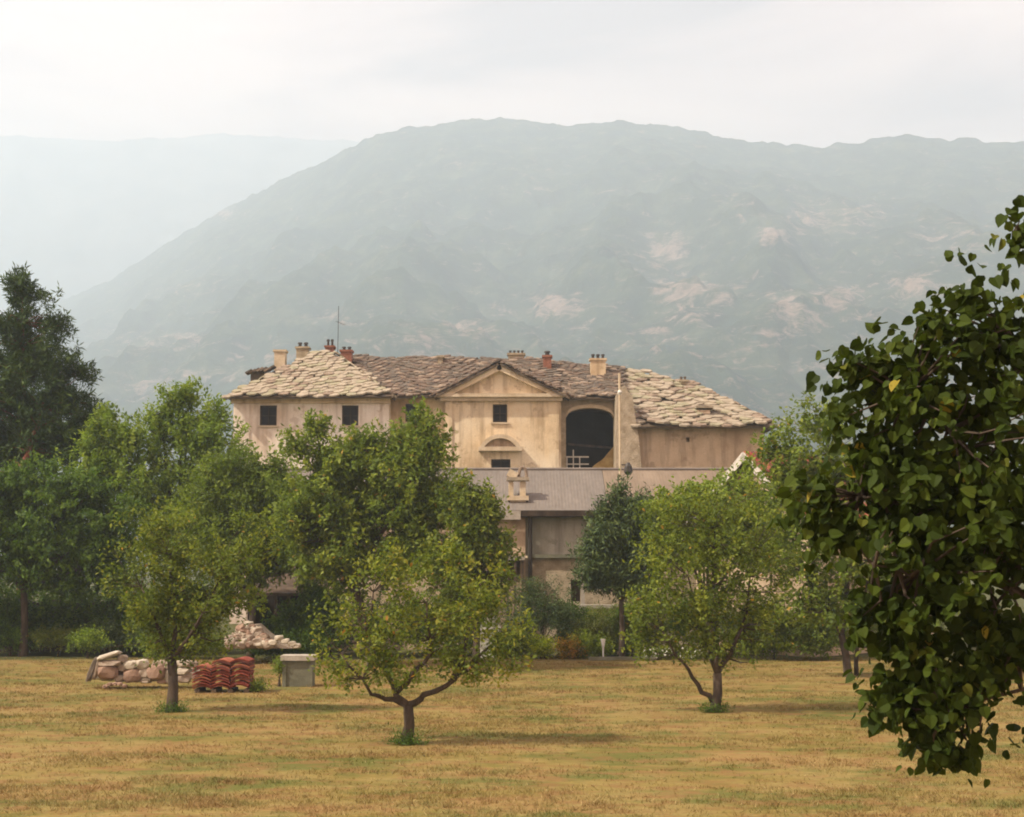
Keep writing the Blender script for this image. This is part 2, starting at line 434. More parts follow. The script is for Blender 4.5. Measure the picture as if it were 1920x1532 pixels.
t = NT('forested_rocky_slope')
f1 = t.noise(0.018, 8, (1, 1, 1), 0.7)
c = t.ramp(f1, [(0.35, (0.018, 0.036, 0.020)), (0.52, (0.050, 0.078, 0.036)), (0.68, (0.13, 0.15, 0.075))])
rk = t.attr('rock')
rn = t.noise(0.032, 10, (1, 1, 2.4), 0.78, 0.8)
msk = t.math('ADD', t.math('MULTIPLY', rk, 0.20), rn)
rc = t.ramp(t.noise(0.05, 8, (1, 1, 1), .75), [(0.3, (0.26, 0.18, 0.13)), (0.7, (0.58, 0.42, 0.33))])
c = t.mix(t.val(msk, 0.615, 0.74, 0, .95), c, rc)
t.bump(t.noise(0.07, 8, (1, 1, 1), 0.75), 1.0, 16)
M['mountain'] = t.done(c, 1.0, 0.0)
t = NT('haze_toned_far_slope'); M['far_slope'] = t.done(t.ramp(t.noise(0.01, 6), [(.3, (.09, .11, .11)), (.7, (.19, .20, .19))]), 1.0, 0.0)  # haze put into the slope colour: lightened blue-grey so the ridge fades
patches = [(1050, 575, 50, 24, 1), (940, 580, 30, 12, .8), (880, 612, 55, 18, .8), (790, 640, 90, 16, .7), (1250, 465, 55, 38, .7),
    (1310, 545, 90, 22, .8), (1240, 628, 50, 18, .9), (1455, 440, 30, 12, 1), (1560, 410, 75, 34, .6), (1500, 585, 60, 38, .8), (1580, 560, 80, 30, .7), (1725, 540, 50, 26, 1),
    (1640, 400, 45, 22, .5), (1400, 390, 40, 30, .4), (410, 400, 22, 10, .8), (330, 640, 110, 18, .6), (400, 700, 110, 16, .6), (280, 720, 60, 20, .6), (350, 540, 60, 14, .5),
    (850, 312, 16, 12, .5), (1005, 355, 30, 6, .7), (1300, 590, 50, 14, .6), (600, 590, 90, 14, .5), (1560, 690, 110, 26, .5), (1780, 450, 90, 40, .4),
    (700, 690, 140, 14, .5), (520, 670, 90, 14, .5), (1440, 620, 50, 20, .6)]
t1 = slope_mesh('mountain', 'long hazy mountain ridge with forest and scattered bare rock',
    [-900, -300, 0, 180, 300, 400, 500, 620, 700, 760, 830, 900, 960, 1030, 1100, 1170, 1280, 1400, 1480, 1560, 1620, 1720, 1800, 1920, 2300, 2900],
    [700, 640, 600, 530, 455, 395, 345, 290, 250, 236, 231, 222, 220, 226, 232, 225, 237, 260, 266, 272, 265, 250, 258, 265, 285, 340],
    [-900, 0, 400, 700, 2900], [4200, 3900, 3300, 2800, 2500], [-900, 0, 400, 750, 2900], [1500, 1300, 1100, 850, 750], 760, 230, patches, M['mountain'], 0)
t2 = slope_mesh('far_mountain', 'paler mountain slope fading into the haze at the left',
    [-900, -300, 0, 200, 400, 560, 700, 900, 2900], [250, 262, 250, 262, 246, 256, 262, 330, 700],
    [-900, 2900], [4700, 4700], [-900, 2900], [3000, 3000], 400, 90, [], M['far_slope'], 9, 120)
TOP = max(t1, t2) + 25

# haze
hb = MB(); hb.box(-8900, 8900, -380, 8900, -1.6, TOP)
hm = bpy.data.materials.new('valley_haze'); hm.use_nodes = True; hn = hm.node_tree.nodes; hn.clear()
ho = hn.new('ShaderNodeOutputMaterial'); pv = hn.new('ShaderNodeVolumePrincipled')
pv.inputs['Color'].default_value = (0.725, 0.865, 1.0, 1); pv.inputs['Density'].default_value = 0.00047; pv.inputs['Anisotropy'].default_value = 0.25
hm.node_tree.links.new(pv.outputs[0], ho.inputs['Volume'])
haze = obj('haze', hb, hm); tag(haze, 'pale blue summer haze filling the valley', None, None, 'stuff')

# ------------------------------------------------------------------ old stone-roofed manor
HB = P(900, 880, 98); HB.z = 0
house = thing('manor_house', 'long old ochre manor with stone slab roofs, gabled centre and open arch', 'house', HB)

def wall_panel(mb, x0, x1, z0, z1, Y, ops, th=0.5):
    xs_ = sorted({x0, x1, *[o[0] for o in ops], *[o[1] for o in ops]}); zs_ = sorted({z0, z1, *[o[2] for o in ops], *[o[3] for o in ops]})
    def inside(x, z): return any(o[0] < x < o[1] and o[2] < z < o[3] for o in ops)
    for a, b in zip(xs_, xs_[1:]):
        for c_, d in zip(zs_, zs_[1:]):
            if inside((a + b) / 2, (c_ + d) / 2): continue
            mb.add([(a, Y, c_), (b, Y, c_), (b, Y, d), (a, Y, d)], [(0, 1, 2, 3)])
            mb.add([(a, Y + th, c_), (b, Y + th, c_), (b, Y + th, d), (a, Y + th, d)], [(3, 2, 1, 0)])
    for (a, b, c_, d) in ops + [(x1, x0, z0, z1)]:
        mb.add([(a, Y, c_), (a, Y + th, c_), (a, Y + th, d), (a, Y, d)], [(0, 1, 2, 3)])
        mb.add([(b, Y, c_), (b, Y + th, c_), (b, Y + th, d), (b, Y, d)], [(3, 2, 1, 0)])
        mb.add([(a, Y, c_), (b, Y, c_), (b, Y + th, c_), (a, Y + th, c_)], [(0, 1, 2, 3)])
        mb.add([(a, Y, d), (b, Y, d), (b, Y + th, d), (a, Y + th, d)], [(3, 2, 1, 0)])

def opening(px0, px1, py0, py1, Y):
    a = P(px0, (py0 + py1) / 2, Y); b = P(px1, (py0 + py1) / 2, Y)
    return (a.x, b.x, P(px0, py1, Y).z, P(px0, py0, Y).z)

def window(op, Y, parent, bars=1, frame='wood_dark', sill=True):
    x0, x1, z0, z1 = op
    f = MB(); w = 0.09
    f.box(x0, x0 + w, Y + .18, Y + .26, z0, z1); f.box(x1 - w, x1, Y + .18, Y + .26, z0, z1)
    f.box(x0 + w, x1 - w, Y + .18, Y + .26, z0, z0 + w); f.box(x0 + w, x1 - w, Y + .18, Y + .26, z1 - w, z1)
    for k in range(bars):
        xm = x0 + (x1 - x0) * (k + 1) / (bars + 1)
        f.box(xm - .03, xm + .03, Y + .19, Y + .25, z0 + w, z1 - w)
    zm = (z0 + z1) / 2; f.box(x0 + w, x1 - w, Y + .195, Y + .245, zm - .025, zm + .025)
    wo_ = obj('window', f, M[frame], parent)
    g = MB(); 
    n = bars + 1; W = (x1 - x0 - 2 * w) / n
    for k in range(n):
        for j in range(2):
            g = MB(); g.box(x0 + w + k * W, x0 + w + (k + 1) * W, Y + .27, Y + .29, (z0 + w, zm)[j], (zm, z1 - w)[j])
            obj('pane', g, M['glass'], wo_)
    if sill:
        s_ = MB(); s_.box(x0 - .12, x1 + .12, Y - .10, Y + .17, z0 - .10, z0 + .0)
        obj('sill', s_, M['trim'], wo_)
    return wo_

# stone slab roofs
slabs = []     # (priority, matrix, variant, parent)
SLM = []
def slab_meshes():
    for k in range(6):
        rr = random.Random(40 + k)
        n = rr.choice((5, 6, 7)); pts = []
        for i in range(n):
            a = 2 * math.pi * (i + rr.uniform(-.2, .2)) / n
            r_ = rr.uniform(0.85, 1.1); pts.append((math.cos(a) * r_ * 1.0, math.sin(a) * r_ * 0.85))
        v = [(x, y, 0) for x, y in pts] + [(x * .95, y * .95, 1) for x, y in pts]
        f = [tuple(range(n - 1, -1, -1)), tuple(range(n, 2 * n))] + [(i, (i + 1) % n, (i + 1) % n + n, i + n) for i in range(n)]
        SLM.append((v, f))
slab_meshes()
slab_data = {}
def slab_mesh(k, mat):
    key = (k, mat)
    if key not in slab_data:
        me = bpy.data.meshes.new('roof_slab'); me.from_pydata(SLM[k][0], [], SLM[k][1]); me.materials.append(M[mat]); slab_data[key] = me
    return slab_data[key]

def inpoly(p, poly):
    x, y = p; c_ = False; n = len(poly)
    for i in range(n):
        x1, y1 = poly[i]; x2, y2 = poly[(i + 1) % n]
        if (y1 > y) != (y2 > y) and x < (x2 - x1) * (y - y1) / (y2 - y1) + x1: c_ = not c_
    return c_

def slab_roof(poly, roofobj, size=0.42, mats=('slab0', 'slab0', 'slab1', 'slab2'), ang=0.0, prio=1.0, sag=0.10, thick=0.09, seed=1, rand=0.15):
    """poly: world points, first two are the eave from left to right"""
    if len(poly) == 4 and roofobj is not None:
        A_, B_, C_, D_ = [Vector(p) for p in poly]
        nn_ = (B_ - A_).cross(C_ - A_).normalized()
        if abs((D_ - A_).dot(nn_)) > 0.06:
            slab_roof([A_, B_, C_], roofobj, size, mats, ang, prio, sag, thick, seed, rand)
            slab_roof([A_, C_, D_], roofobj, size, mats, ang, prio, sag, thick, seed + 50, rand)
            return
    r_ = random.Random(seed)
    o = Vector(poly[0]); u = (Vector(poly[1]) - o).normalized()
    q = Vector(poly[2]) - o; n = u.cross(q).normalized()
    if n.z < 0: n = -n
    hz = Vector((n.y, -n.x, 0)).normalized(); u = hz if hz.dot(Vector(poly[1]) - o) > 0 else -hz
    if n.y < 0: u = u if u.x > 0 else -u
    v = n.cross(u)
    if v.z < 0: v = -v
    p2 = [((Vector(p) - o).dot(u), (Vector(p) - o).dot(v)) for p in poly]
    gm = MB(); gm.prism([Vector(p) - n * .12 for p in poly], n * -0.12)
    if roofobj is None: return gm
    ca, sa = math.cos(ang), math.sin(ang)
    du, dv = size * 1.45, size * 1.02
    R_ = int(60 / size)
    for j in range(-R_, R_):
        for i in range(-R_, R_):
            a = (i + 0.5 * (j % 2)) * du + r_.uniform(-rand, rand) * size; b = j * dv + r_.uniform(-rand, rand) * size
            pu, pv_ = a * ca - b * sa, a * sa + b * ca
            if not inpoly((pu, pv_), p2): continue
            c0 = o + u * pu + v * pv_
            h = sag * (math.sin(c0.x * 0.9 + seed) * 0.6 + math.sin(c0.x * 2.1 + c0.z * 1.7 + seed * 2) * 0.4) + r_.uniform(-.015, .03)
            c0 = c0 + n * h
            tilt = math.radians(r_.uniform(4, 9)); rot = r_.uniform(-.35, .35) + ang
            uu = (u * math.cos(rot) + v * math.sin(rot)); vv = n.cross(uu)
            vv2 = vv * math.cos(tilt) - n * math.sin(tilt); nn = uu.cross(vv2)
            s1 = size * r_.uniform(0.78, 1.12)
            mtx = Matrix((( uu.x * s1, vv2.x * s1 * r_.uniform(.8, 1.05), nn.x * thick, c0.x), (uu.y * s1, vv2.y * s1, nn.y * thick, c0.y),
                          (uu.z * s1, vv2.z * s1, nn.z * thick, c0.z), (0, 0, 0, 1)))
            slabs.append((prio + r_.random() * 0.2, mtx, r_.randrange(6), r_.choice(mats), roofobj))

def roof_base(name, polys, parent, mat='underroof'):
    mb = MB()
    polys = [q for p_ in polys for q in ([p_] if len(p_) == 3 else [[p_[0], p_[1], p_[2]], [p_[0], p_[2], p_[3]]])]
    for poly in polys:
        o = Vector(poly[0]); n = (Vector(poly[1]) - o).cross(Vector(poly[2]) - o).normalized()
        if n.z < 0: n = -n
        mb.prism([Vector(p) - n * .06 for p in poly], n * -0.14)
    return obj(name, mb, M[mat], parent)

# --- left pavilion
Yp = 95.0
zb = 0.0
xl = P(438, 760, Yp).x; xr = P(729, 760, Yp).x
zt = P(600, 744, Yp).z
opsL = [opening(487, 519, 760, 798, Yp), opening(641, 672, 760, 798, Yp)]
sL = [(o[0], o[1], o[2] - 5.6, o[3] - 5.6) for o in opsL]
mb = MB(); wall_panel(mb, xl, xr, zb, zt, Yp, opsL + sL)
mb.add([(xl, Yp + .5, zb), (xl, Yp + 12, zb), (xl, Yp + 12, zt), (xl, Yp + .5, zt)], [(0, 3, 2, 1)])
mb.add([(xr, Yp + .5, zb), (xr, Yp + 12, zb), (xr, Yp + 12, zt), (xr, Yp + .5, zt)], [(0, 1, 2, 3)])
mb.add([(xl, Yp + 12, zb), (xr, Yp + 12, zb), (xr, Yp + 12, zt), (xl, Yp + 12, zt)], [(0, 3, 2, 1)])
pavw = obj('wall', mb, M['plaster_pale'], house)
pavw['label'] = 'pale peeling wall of the left pavilion'
for o in opsL + sL: window(o, Yp, house, 1)
for a, b in ((440, 468), (700, 713)):
    x0 = P(a, 800, Yp).x; x1 = P(b, 800, Yp).x; mb = MB(); mb.box(x0, x1, Yp - .07, Yp - .002, 0.0, zt - .45)
    obj('pilaster', mb, M['plaster_pale'], house)
mb = MB(); mb.box(xl - .1, xr + .1, Yp - .22, Yp - .003, zt - .42, zt - .12); mb.box(xl - .2, xr + .2, Yp - .38, Yp - .003, zt - .12, zt + .02)
obj('cornice', mb, M['plaster'], house)
eL = P(423, 743, 94.2); eR = P(739, 741, 94.2)
aL = P(596, 658, 101); aR = P(622, 658, 101)
zeb = eL.z
eLb = Vector((eL.x, 108, zeb)); eRb = Vector((eR.x, 108, zeb))
pr = roof_base('roof', [[eL, eR, aR, aL], [eLb, eL, aL], [eR, eRb, aR], [eRb, eLb, aL, aR]], house)
slab_roof([eL, eR, aR, aL], pr, 0.44, ('slab0', 'slab0', 'slab1', 'slab0', 'slab2'), ang=0.42, prio=0.0, seed=3, sag=.09)
slab_roof([eLb, eL, aL], pr, 0.5, ('slab1', 'slab2', 'slab3'), ang=0.2, prio=2, seed=4)
slab_roof([eR, eRb, aR], pr, 0.5, ('slab1', 'slab2', 'slab0'), ang=0.2, prio=2, seed=5)

# --- centre wing (recessed)
Yc = 96.5
xc1 = P(846, 760, Yc).x
zc = P(780, 742, Yc).z
opC = [opening(760, 789, 757, 791, Yc)]
mb = MB(); wall_panel(mb, xr, xc1, 0, zc, Yc, opC + [(opC[0][0], opC[0][1], opC[0][2] - 5.6, opC[0][3] - 5.6)])
obj('wall', mb, M['plaster'], house)['label'] = 'recessed stained wall between pavilion and gabled centre'
window(opC[0], Yc, house, 1); window((opC[0][0], opC[0][1], opC[0][2] - 5.6, opC[0][3] - 5.6), Yc, house, 1)
mb = MB(); mb.box(xr, P(826, 750, Yc).x, Yc - .4, Yc - .003, zc - .35, zc - .05); obj('cornice', mb, M['plaster'], house)
r0, r1, r2, r3 = P(640, 668, 102.5), P(900, 671, 102.5), P(1050, 676, 102.5), P(1170, 692, 102.5)
e0, e1, e2, e3 = P(738, 741, 95.6), P(900, 741, 95.6), P(1050, 743, 95.4), P(1162, 746, 95.4)
b0, b3 = Vector((r0.x, 109, e0.z)), Vector((r3.x, 109, e3.z))
mr = roof_base('roof', [[e0, e1, r1, r0], [e1, e2, r2, r1], [e2, e3, r3, r2], [b3, b0, r0, r3]], house)
dk = ('slab3', 'slab3', 'slab4', 'slab3', 'slab4', 'slab2', 'slab3', 'slab4')
slab_roof([e0, e1, r1, r0], mr, 0.34, dk, prio=1.0, seed=6, ang=.15, sag=.12)
slab_roof([e1, e2, r2, r1], mr, 0.34, dk, prio=1.2, seed=7, ang=-.2, sag=.12)
slab_roof([e2, e3, r3, r2], mr, 0.34, ('slab3', 'slab4', 'slab3', 'slab2'), prio=1.0, seed=8, ang=.1, sag=.16)

# --- gabled centre
Yg_ = 95.2
x0 = P(834, 760, Yg_).x; x1 = P(1052, 760, Yg_).x; zg = P(940, 742, Yg_).z
opG = [opening(924, 951, 758, 792, Yg_), opening(921, 957, 861, 900, Yg_)]
mb = MB(); wall_panel(mb, x0, x1, 0, zg, Yg_, opG)
apx = P(936, 686, Yg_)
mb.add([(x0, Yg_ + .5, 0), (x0, Yc + 1, 0), (x0, Yc + 1, zg), (x0, Yg_ + .5, zg)], [(0, 3, 2, 1)])
mb.add([(x1, Yg_ + .5, 0), (x1, Yc + 1, 0), (x1, Yc + 1, zg), (x1, Yg_ + .5, zg)], [(0, 1, 2, 3)])
obj('wall', mb, M['plaster'], house)['label'] = 'ochre wall of the gabled centre'
mb = MB(); mb.prism([(x0 + .2, Yg_, zg + .002), (x1 - .2, Yg_, zg + .002), (apx.x, Yg_, apx.z)], (0, 0.4, 0)); obj('tympanum', mb, M['plaster'], house)
mb = MB(); ca_, cb_ = P(818, 743, Yg_ - .4), P(1062, 743, Yg_ - .4)
mb.box(ca_.x, cb_.x, Yg_ - .45, Yg_ - .003, zg - .12, zg + .10); mb.box(ca_.x + .25, cb_.x - .25, Yg_ - .25, Yg_ - .004, zg - .35, zg - .12)
obj('cornice', mb, M['trim'], house)
for sgn, pp in ((-1, P(816, 742, Yg_ - .4)), (1, P(1066, 742, Yg_ - .4))):
    ap = P(936, 681, Yg_ - .4)
    mb = MB(); d = (ap - pp).normalized(); nrm = Vector((-d.z, 0, d.x)) * (1 if d.x > 0 else -1)
    mb.prism([pp, ap, ap - nrm * .42, pp - nrm * .42 + d * .9], (0, 0.75, 0))
    obj('raking_cornice', mb, M['plaster'], house)
gl, gr = P(812, 741, Yg_ - .55), P(1070, 743, Yg_ - .55); ga = P(936, 677, Yg_ - .55); gb = Vector((ga.x, 102.4, ga.z))
gbl = Vector((gl.x, 96.4, gl.z)); gbr = Vector((gr.x, 96.4, gr.z))
grf = roof_base('roof', [[gl, ga, gb, gbl], [ga, gr, gbr, gb]], house)
slab_roof([gbl, gl, ga, gb], grf, 0.36, dk, prio=1.6, seed=9, sag=.03); slab_roof([gr, gbr, gb, ga], grf, 0.36, dk, prio=1.6, seed=10, sag=.03)
window(opG[0], Yg_, house, 1); window(opG[1], Yg_, house, 1)
# pilaster strips on the gabled wall
for a, b in ((836, 848), (1028, 1048)):
    mb = MB(); mb.box(P(a, 800, Yg_).x, P(b, 800, Yg_).x, Yg_ - .07, Yg_ - .002, 0, zg - .36)
    obj('pilaster', mb, M['plaster'], house)
# segmental hood
hc = P(938, 838, Yg_); hw = 38 / SC(Yg_); hh = 23 / SC(Yg_)
Rad = (hw ** 2 + hh ** 2) / (2 * hh); c0 = hc.z + hh - Rad; amax = math.asin(hw / Rad)
arc = [(hc.x + Rad * math.sin(a), c0 + Rad * math.cos(a)) for a in np.linspace(-amax, amax, 15)]
arc2 = [(hc.x + (Rad - .26) * math.sin(a), c0 + (Rad - .26) * math.cos(a)) for a in np.linspace(-amax, amax, 15)]
mb = MB()
for i in range(14):
    mb.prism([(arc[i][0], Yg_ - .002, arc[i][1]), (arc[i + 1][0], Yg_ - .002, arc[i + 1][1]), (arc2[i + 1][0], Yg_ - .002, arc2[i + 1][1]), (arc2[i][0], Yg_ - .002, arc2[i][1])], (0, -.5, 0))
mb.box(hc.x - hw - .1, hc.x + hw + .1, Yg_ - .5, Yg_ - .003, hc.z - .28, hc.z - .02)
obj('hood_moulding', mb, M['trim'], house)
mb = MB(); mb.prism([(x, Yg_ - .004, z - .02) for x, z in arc2], (0, -.08, 0)); obj('hood_panel', mb, M['plaster_brown'], house)

# --- open arch bay
Ya = 96.0
xa0 = P(1052, 800, Ya).x; xa1 = P(1172, 800, Ya).x; zta = P(1100, 745, Ya).z
ax0, ax1 = P(1061, 800, Ya).x, P(1151, 800, Ya).x; zs = P(1100, 783, Ya).z; zk = P(1100, 765, Ya).z; zf = P(1100, 892, Ya).z
xm_, hwid = (ax0 + ax1) / 2, (ax1 - ax0) / 2
N_ = 16; axs = [ax0 + (ax1 - ax0) * i / N_ for i in range(N_ + 1)]
azs = [zs + (zk - zs) * math.sqrt(max(0, 1 - ((x - xm_) / hwid) ** 2)) for x in axs]
mb = MB()
for i in range(N_):
    mb.prism([(axs[i], Ya, azs[i]), (axs[i + 1], Ya, azs[i + 1]), (axs[i + 1], Ya, zta), (axs[i], Ya, zta)], (0, .6, 0))
mb.box(xa0, ax0, Ya, Ya + .6, 0, zta); mb.box(ax1, xa1, Ya, Ya + .6, 0, zta); mb.box(ax0, ax1, Ya, Ya + .6, 0, zf)
obj('wall', mb, M['masonry'], house)['label'] = 'rough wall round the open arch'
mb = MB()
for i in range(N_):
    mb.prism([(axs[i], Ya - .004, azs[i]), (axs[i + 1], Ya - .004, azs[i + 1]), (axs[i + 1], Ya - .004, azs[i + 1] + .22), (axs[i], Ya - .004, azs[i] + .22)], (0, -.08, 0))
obj('arch_ring', mb, M['trim'], house)
# room behind the arch
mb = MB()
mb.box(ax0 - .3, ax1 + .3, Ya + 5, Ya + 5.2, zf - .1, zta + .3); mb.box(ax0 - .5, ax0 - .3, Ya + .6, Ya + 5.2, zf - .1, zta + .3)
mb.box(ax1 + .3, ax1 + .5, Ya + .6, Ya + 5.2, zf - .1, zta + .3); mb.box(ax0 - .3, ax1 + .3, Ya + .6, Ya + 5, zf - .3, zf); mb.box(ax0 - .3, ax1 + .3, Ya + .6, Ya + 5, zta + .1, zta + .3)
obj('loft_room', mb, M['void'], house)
for k in range(5):
    mb = MB(); z_ = zta - .5; y_ = Ya + 1 + k * .9; mb.box(ax0 - .3, ax1 + .3, y_, y_ + .2, z_, z_ + .25); obj('ceiling_beam', mb, M['wood_brown'], house)
mb = MB(); mb.bar((ax0 + .2, Ya + 2.2, zf + 2.2), (ax1, Ya + 2.6, zf + 2.0), .15)
obj('cross_beam', mb, M['wood_brown'], house)
mb = MB()
for px_ in (1063, 1075, 1087):
    q = P(px_, 860, Ya + .3); mb.box(q.x - .035, q.x + .035, Ya + .28, Ya + .35, zf, zf + (1.7 if px_ == 1075 else 1.25))
q0, q1 = P(1060, 857, Ya + .3), P(1104, 857, Ya + .3); mb.box(q0.x, q1.x, Ya + .24, Ya + .275, q0.z - .04, q0.z + .05)
mb.box(q0.x, q1.x, Ya + .24, Ya + .275, q0.z - .5, q0.z - .42)
obj('loft_railing', mb, M['wood_pale'], house)
mb = MB()
hx0, hx1 = P(1098, 880, Ya + 1).x, ax1 + .28
prof_ = [(hx0 + (hx1 - hx0) * s_, zf + 2.0 * s_ ** 0.8 * (1 + .08 * math.sin(9 * s_))) for s_ in np.linspace(0, 1, 9)]
poly = [(x, Ya + .62, z) for x, z in prof_] + [(hx1, Ya + .62, zf)]
mb.prism(poly, (0, 3.0, 0)); obj('hay_heap', mb, M['hay'], house)

# --- buttress between arch and right wing
mb = MB()
pb = [(1156, 742), (1163, 726), (1172, 722), (1178, 735), (1186, 742), (1190, 775), (1197, 815), (1205, 900)]
pts = [P(a, b, 94.0) for a, b in pb]
poly = [Vector((P(1150, 900, 94).x, 94.0, 0))] + pts + [Vector((P(1206, 900, 94).x, 94.0, 0))]
mb.prism(poly, (0, 2.2, 0)); obj('buttress', mb, M['masonry_pale'], house)['label'] = 'pale crumbling wall end right of the arch'

# --- right wing
Yr = 94.8
xr0 = P(1196, 820, Yr).x; xr1 = P(1432, 820, Yr).x; zr = P(1300, 799, Yr).z
opR = [opening(1286, 1293, 820, 829, Yr)]
mb = MB(); wall_panel(mb, xr0, xr1, 0, zr, Yr, opR)
mb.add([(xr1, Yr + .5, 0), (xr1, Yr + 12, 0), (xr1, Yr + 12, zr), (xr1, Yr + .5, zr)], [(0, 1, 2, 3)])
mb.add([(xr0, Yr + 12, 0), (xr1, Yr + 12, 0), (xr1, Yr + 12, zr), (xr0, Yr + 12, zr)], [(0, 3, 2, 1)])
mb.box(opR[0][0], opR[0][1], Yr + .5, Yr + .6, opR[0][2], opR[0][3])
obj('wall', mb, M['plaster_brown'], house)['label'] = 'brown rendered wall of the lower right wing'
f0, f1, f2, f3 = P(1189, 798, 93.9), P(1460, 797, 93.9), P(1292, 716, 101.2), P(1166, 692, 102.6)
fb1, fb3 = Vector((f1.x, 108.5, f1.z)), Vector((f3.x, 108.5, f1.z))
rr_ = roof_base('roof', [[f0, f1, f2, f3], [f1, fb1, f2], [fb1, fb3, f3, f2]], house)
slab_roof([f0, f1, f2, f3], rr_, 0.50, ('slab0', 'slab0', 'slab2', 'slab0', 'slab1'), prio=0.1, seed=12, ang=-.12, sag=.18, rand=.3, thick=.11)
slab_roof([f1, fb1, f2], rr_, 0.5, ('slab0', 'slab2'), prio=2, seed=13)

# emit slabs: the largest showing ones singly, the rest joined
slabs.sort(key=lambda s: s[0])
for i, (_, mtx, k, mt, ro) in enumerate(slabs[:295]):
    o = bpy.data.objects.new('roof_slab', slab_mesh(k, mt)); COL.objects.link(o); o.parent = ro
    mm = mtx.copy(); w_ = wloc(ro); mm.translation = mm.translation - w_
    o.matrix_local = mm
rest = {}
for (_, mtx, k, mt, ro) in slabs[295:]:
    rest.setdefault((ro.name, mt), []).append((mtx, k))
byroof = {}
for (rn_, mt), lst in rest.items(): byroof.setdefault(rn_, []).append((mt, lst))
for rn_, lst in byroof.items():
    ro = bpy.data.objects[rn_]; off = wloc(ro)
    V_, F_, MI = [], [], []
    for mi, (mt, l2) in enumerate(lst):
        for mtx, k in l2:
            o_ = len(V_)
            for v in SLM[k][0]:
                q = mtx @ Vector(v) - off; V_.append(tuple(q))
            for f in SLM[k][1]: F_.append(tuple(a + o_ for a in f)); MI.append(mi)
    me = bpy.data.meshes.new('roof_slabs'); me.from_pydata(V_, [], F_)
    for mt, _ in lst: me.materials.append(M[mt])
    me.polygons.foreach_set('material_index', MI); me.update()
    o = bpy.data.objects.new('slab_covering', me); put(o, ro); o['kind'] = 'stuff'

# chimneys
def chimney(px_, pyt, pyb, wpx, Y, mat, pots=2, potmat='iron', cap=True, poth=7, lab=None):
    a, b = P(px_ - wpx / 2, pyt, Y), P(px_ + wpx / 2, pyb, Y)
    mb = MB(); mb.box(a.x, b.x, Y - .4, Y + .4, b.z - 1.2, a.z)
    if cap: mb.box(a.x - .08, b.x + .08, Y - .48, Y + .48, a.z + .002, a.z + .14)
    c_ = obj('chimney', mb, M[mat], house)
    if lab: c_['label'] = lab
    for k in range(pots):
        x = a.x + (b.x - a.x) * (k + .5) / pots; s_ = (b.x - a.x) / pots * .32
        zz = a.z + (.14 if cap else 0); h = poth / SC(Y)
        mb = MB(); mb.tube([(x, Y, zz - .02), (x, Y, zz + h * .7)], [s_, s_ * .85], 8); mb.tube([(x, Y, zz + h * .7), (x, Y, zz + h)], [s_ * 1.4, s_ * 1.1], 8)
        obj('chimney_pot', mb, M[potmat], c_)
    return c_
chimney(526, 661, 682, 20, 99.5, 'trim', 0, lab='pale stone chimney on the left hip')
# two uprights and a cap slab on it
ch = [o for o in bpy.data.objects if o.name.startswith('chimney') and o.type == 'MESH'][-1]
chimney(568, 655, 672, 22, 101.5, 'masonry', 2, poth=9)
chimney(619, 653, 668, 15, 103, 'brick', 2, poth=13)
chimney(650, 661, 684, 20, 101, 'brick', 2, poth=7)
chimney(826, 672, 688, 9, 101.4, 'masonry', 0)
chimney(968, 667, 680, 30, 102.8, 'masonry', 4, poth=6)
chimney(1026, 671, 692, 15, 101, 'brick', 1, poth=9)
chimney(1121, 677, 694, 28, 100.6, 'plaster', 3, poth=9)
chimney(1281, 717, 726, 14, 101.2, 'masonry', 2, 'slab3', poth=7)
c_ = chimney(1318, 770, 785, 24, 96.2, 'plaster_brown', 0, cap=False, lab='squat flue with overhanging stone slab on the right roof')
a = P(1303, 762, 96.2); b = P(1336, 766, 96.2); mb = MB(); mb.box(a.x, b.x, 95.7, 96.9, a.z - .14, a.z); obj('cap_slab', mb, M['slab0'], c_)
# stack of loose tiles / rotten dormer at the left hip
for k in range(7):
    q = P(468 + k * 7, 697 - k * .8, 98.3 + R.uniform(-.2, .2)); mb = MB()
    mb.obox(q + Vector((0, 0, R.uniform(-.05, .1))), (math.cos(.5), 0, math.sin(.5)), (0, 1, 0), (-math.sin(.5), 0, math.cos(.5)), .24, .5, .05)
    obj('loose_slab', mb, M['slab2' if k % 2 else 'slab3'], house)
q = P(484, 700, 98.6); mb = MB(); mb.box(q.x - .45, q.x + .45, 98.3, 99.2, q.z - 1.4, q.z + .15); obj('roof_hatch', mb, M['underroof'], house)
# antenna
q0, q1 = P(633, 668, 102), P(635, 574, 102)
mb = MB(); mb.tube([q0, q1], .022, 5)
mb.bar(q1 + Vector((-.05, -.8, -1.2)), q1 + Vector((.35, .8, -1.2)), .015)
for k in range(5): mb.bar(q1 + Vector((-.15 + k * .08, -.7 + k * .35, -1.2)), q1 + Vector((.15 + k * .08, -.8 + k * .35, -1.2)), .012)
obj('antenna', mb, M['iron'], house)

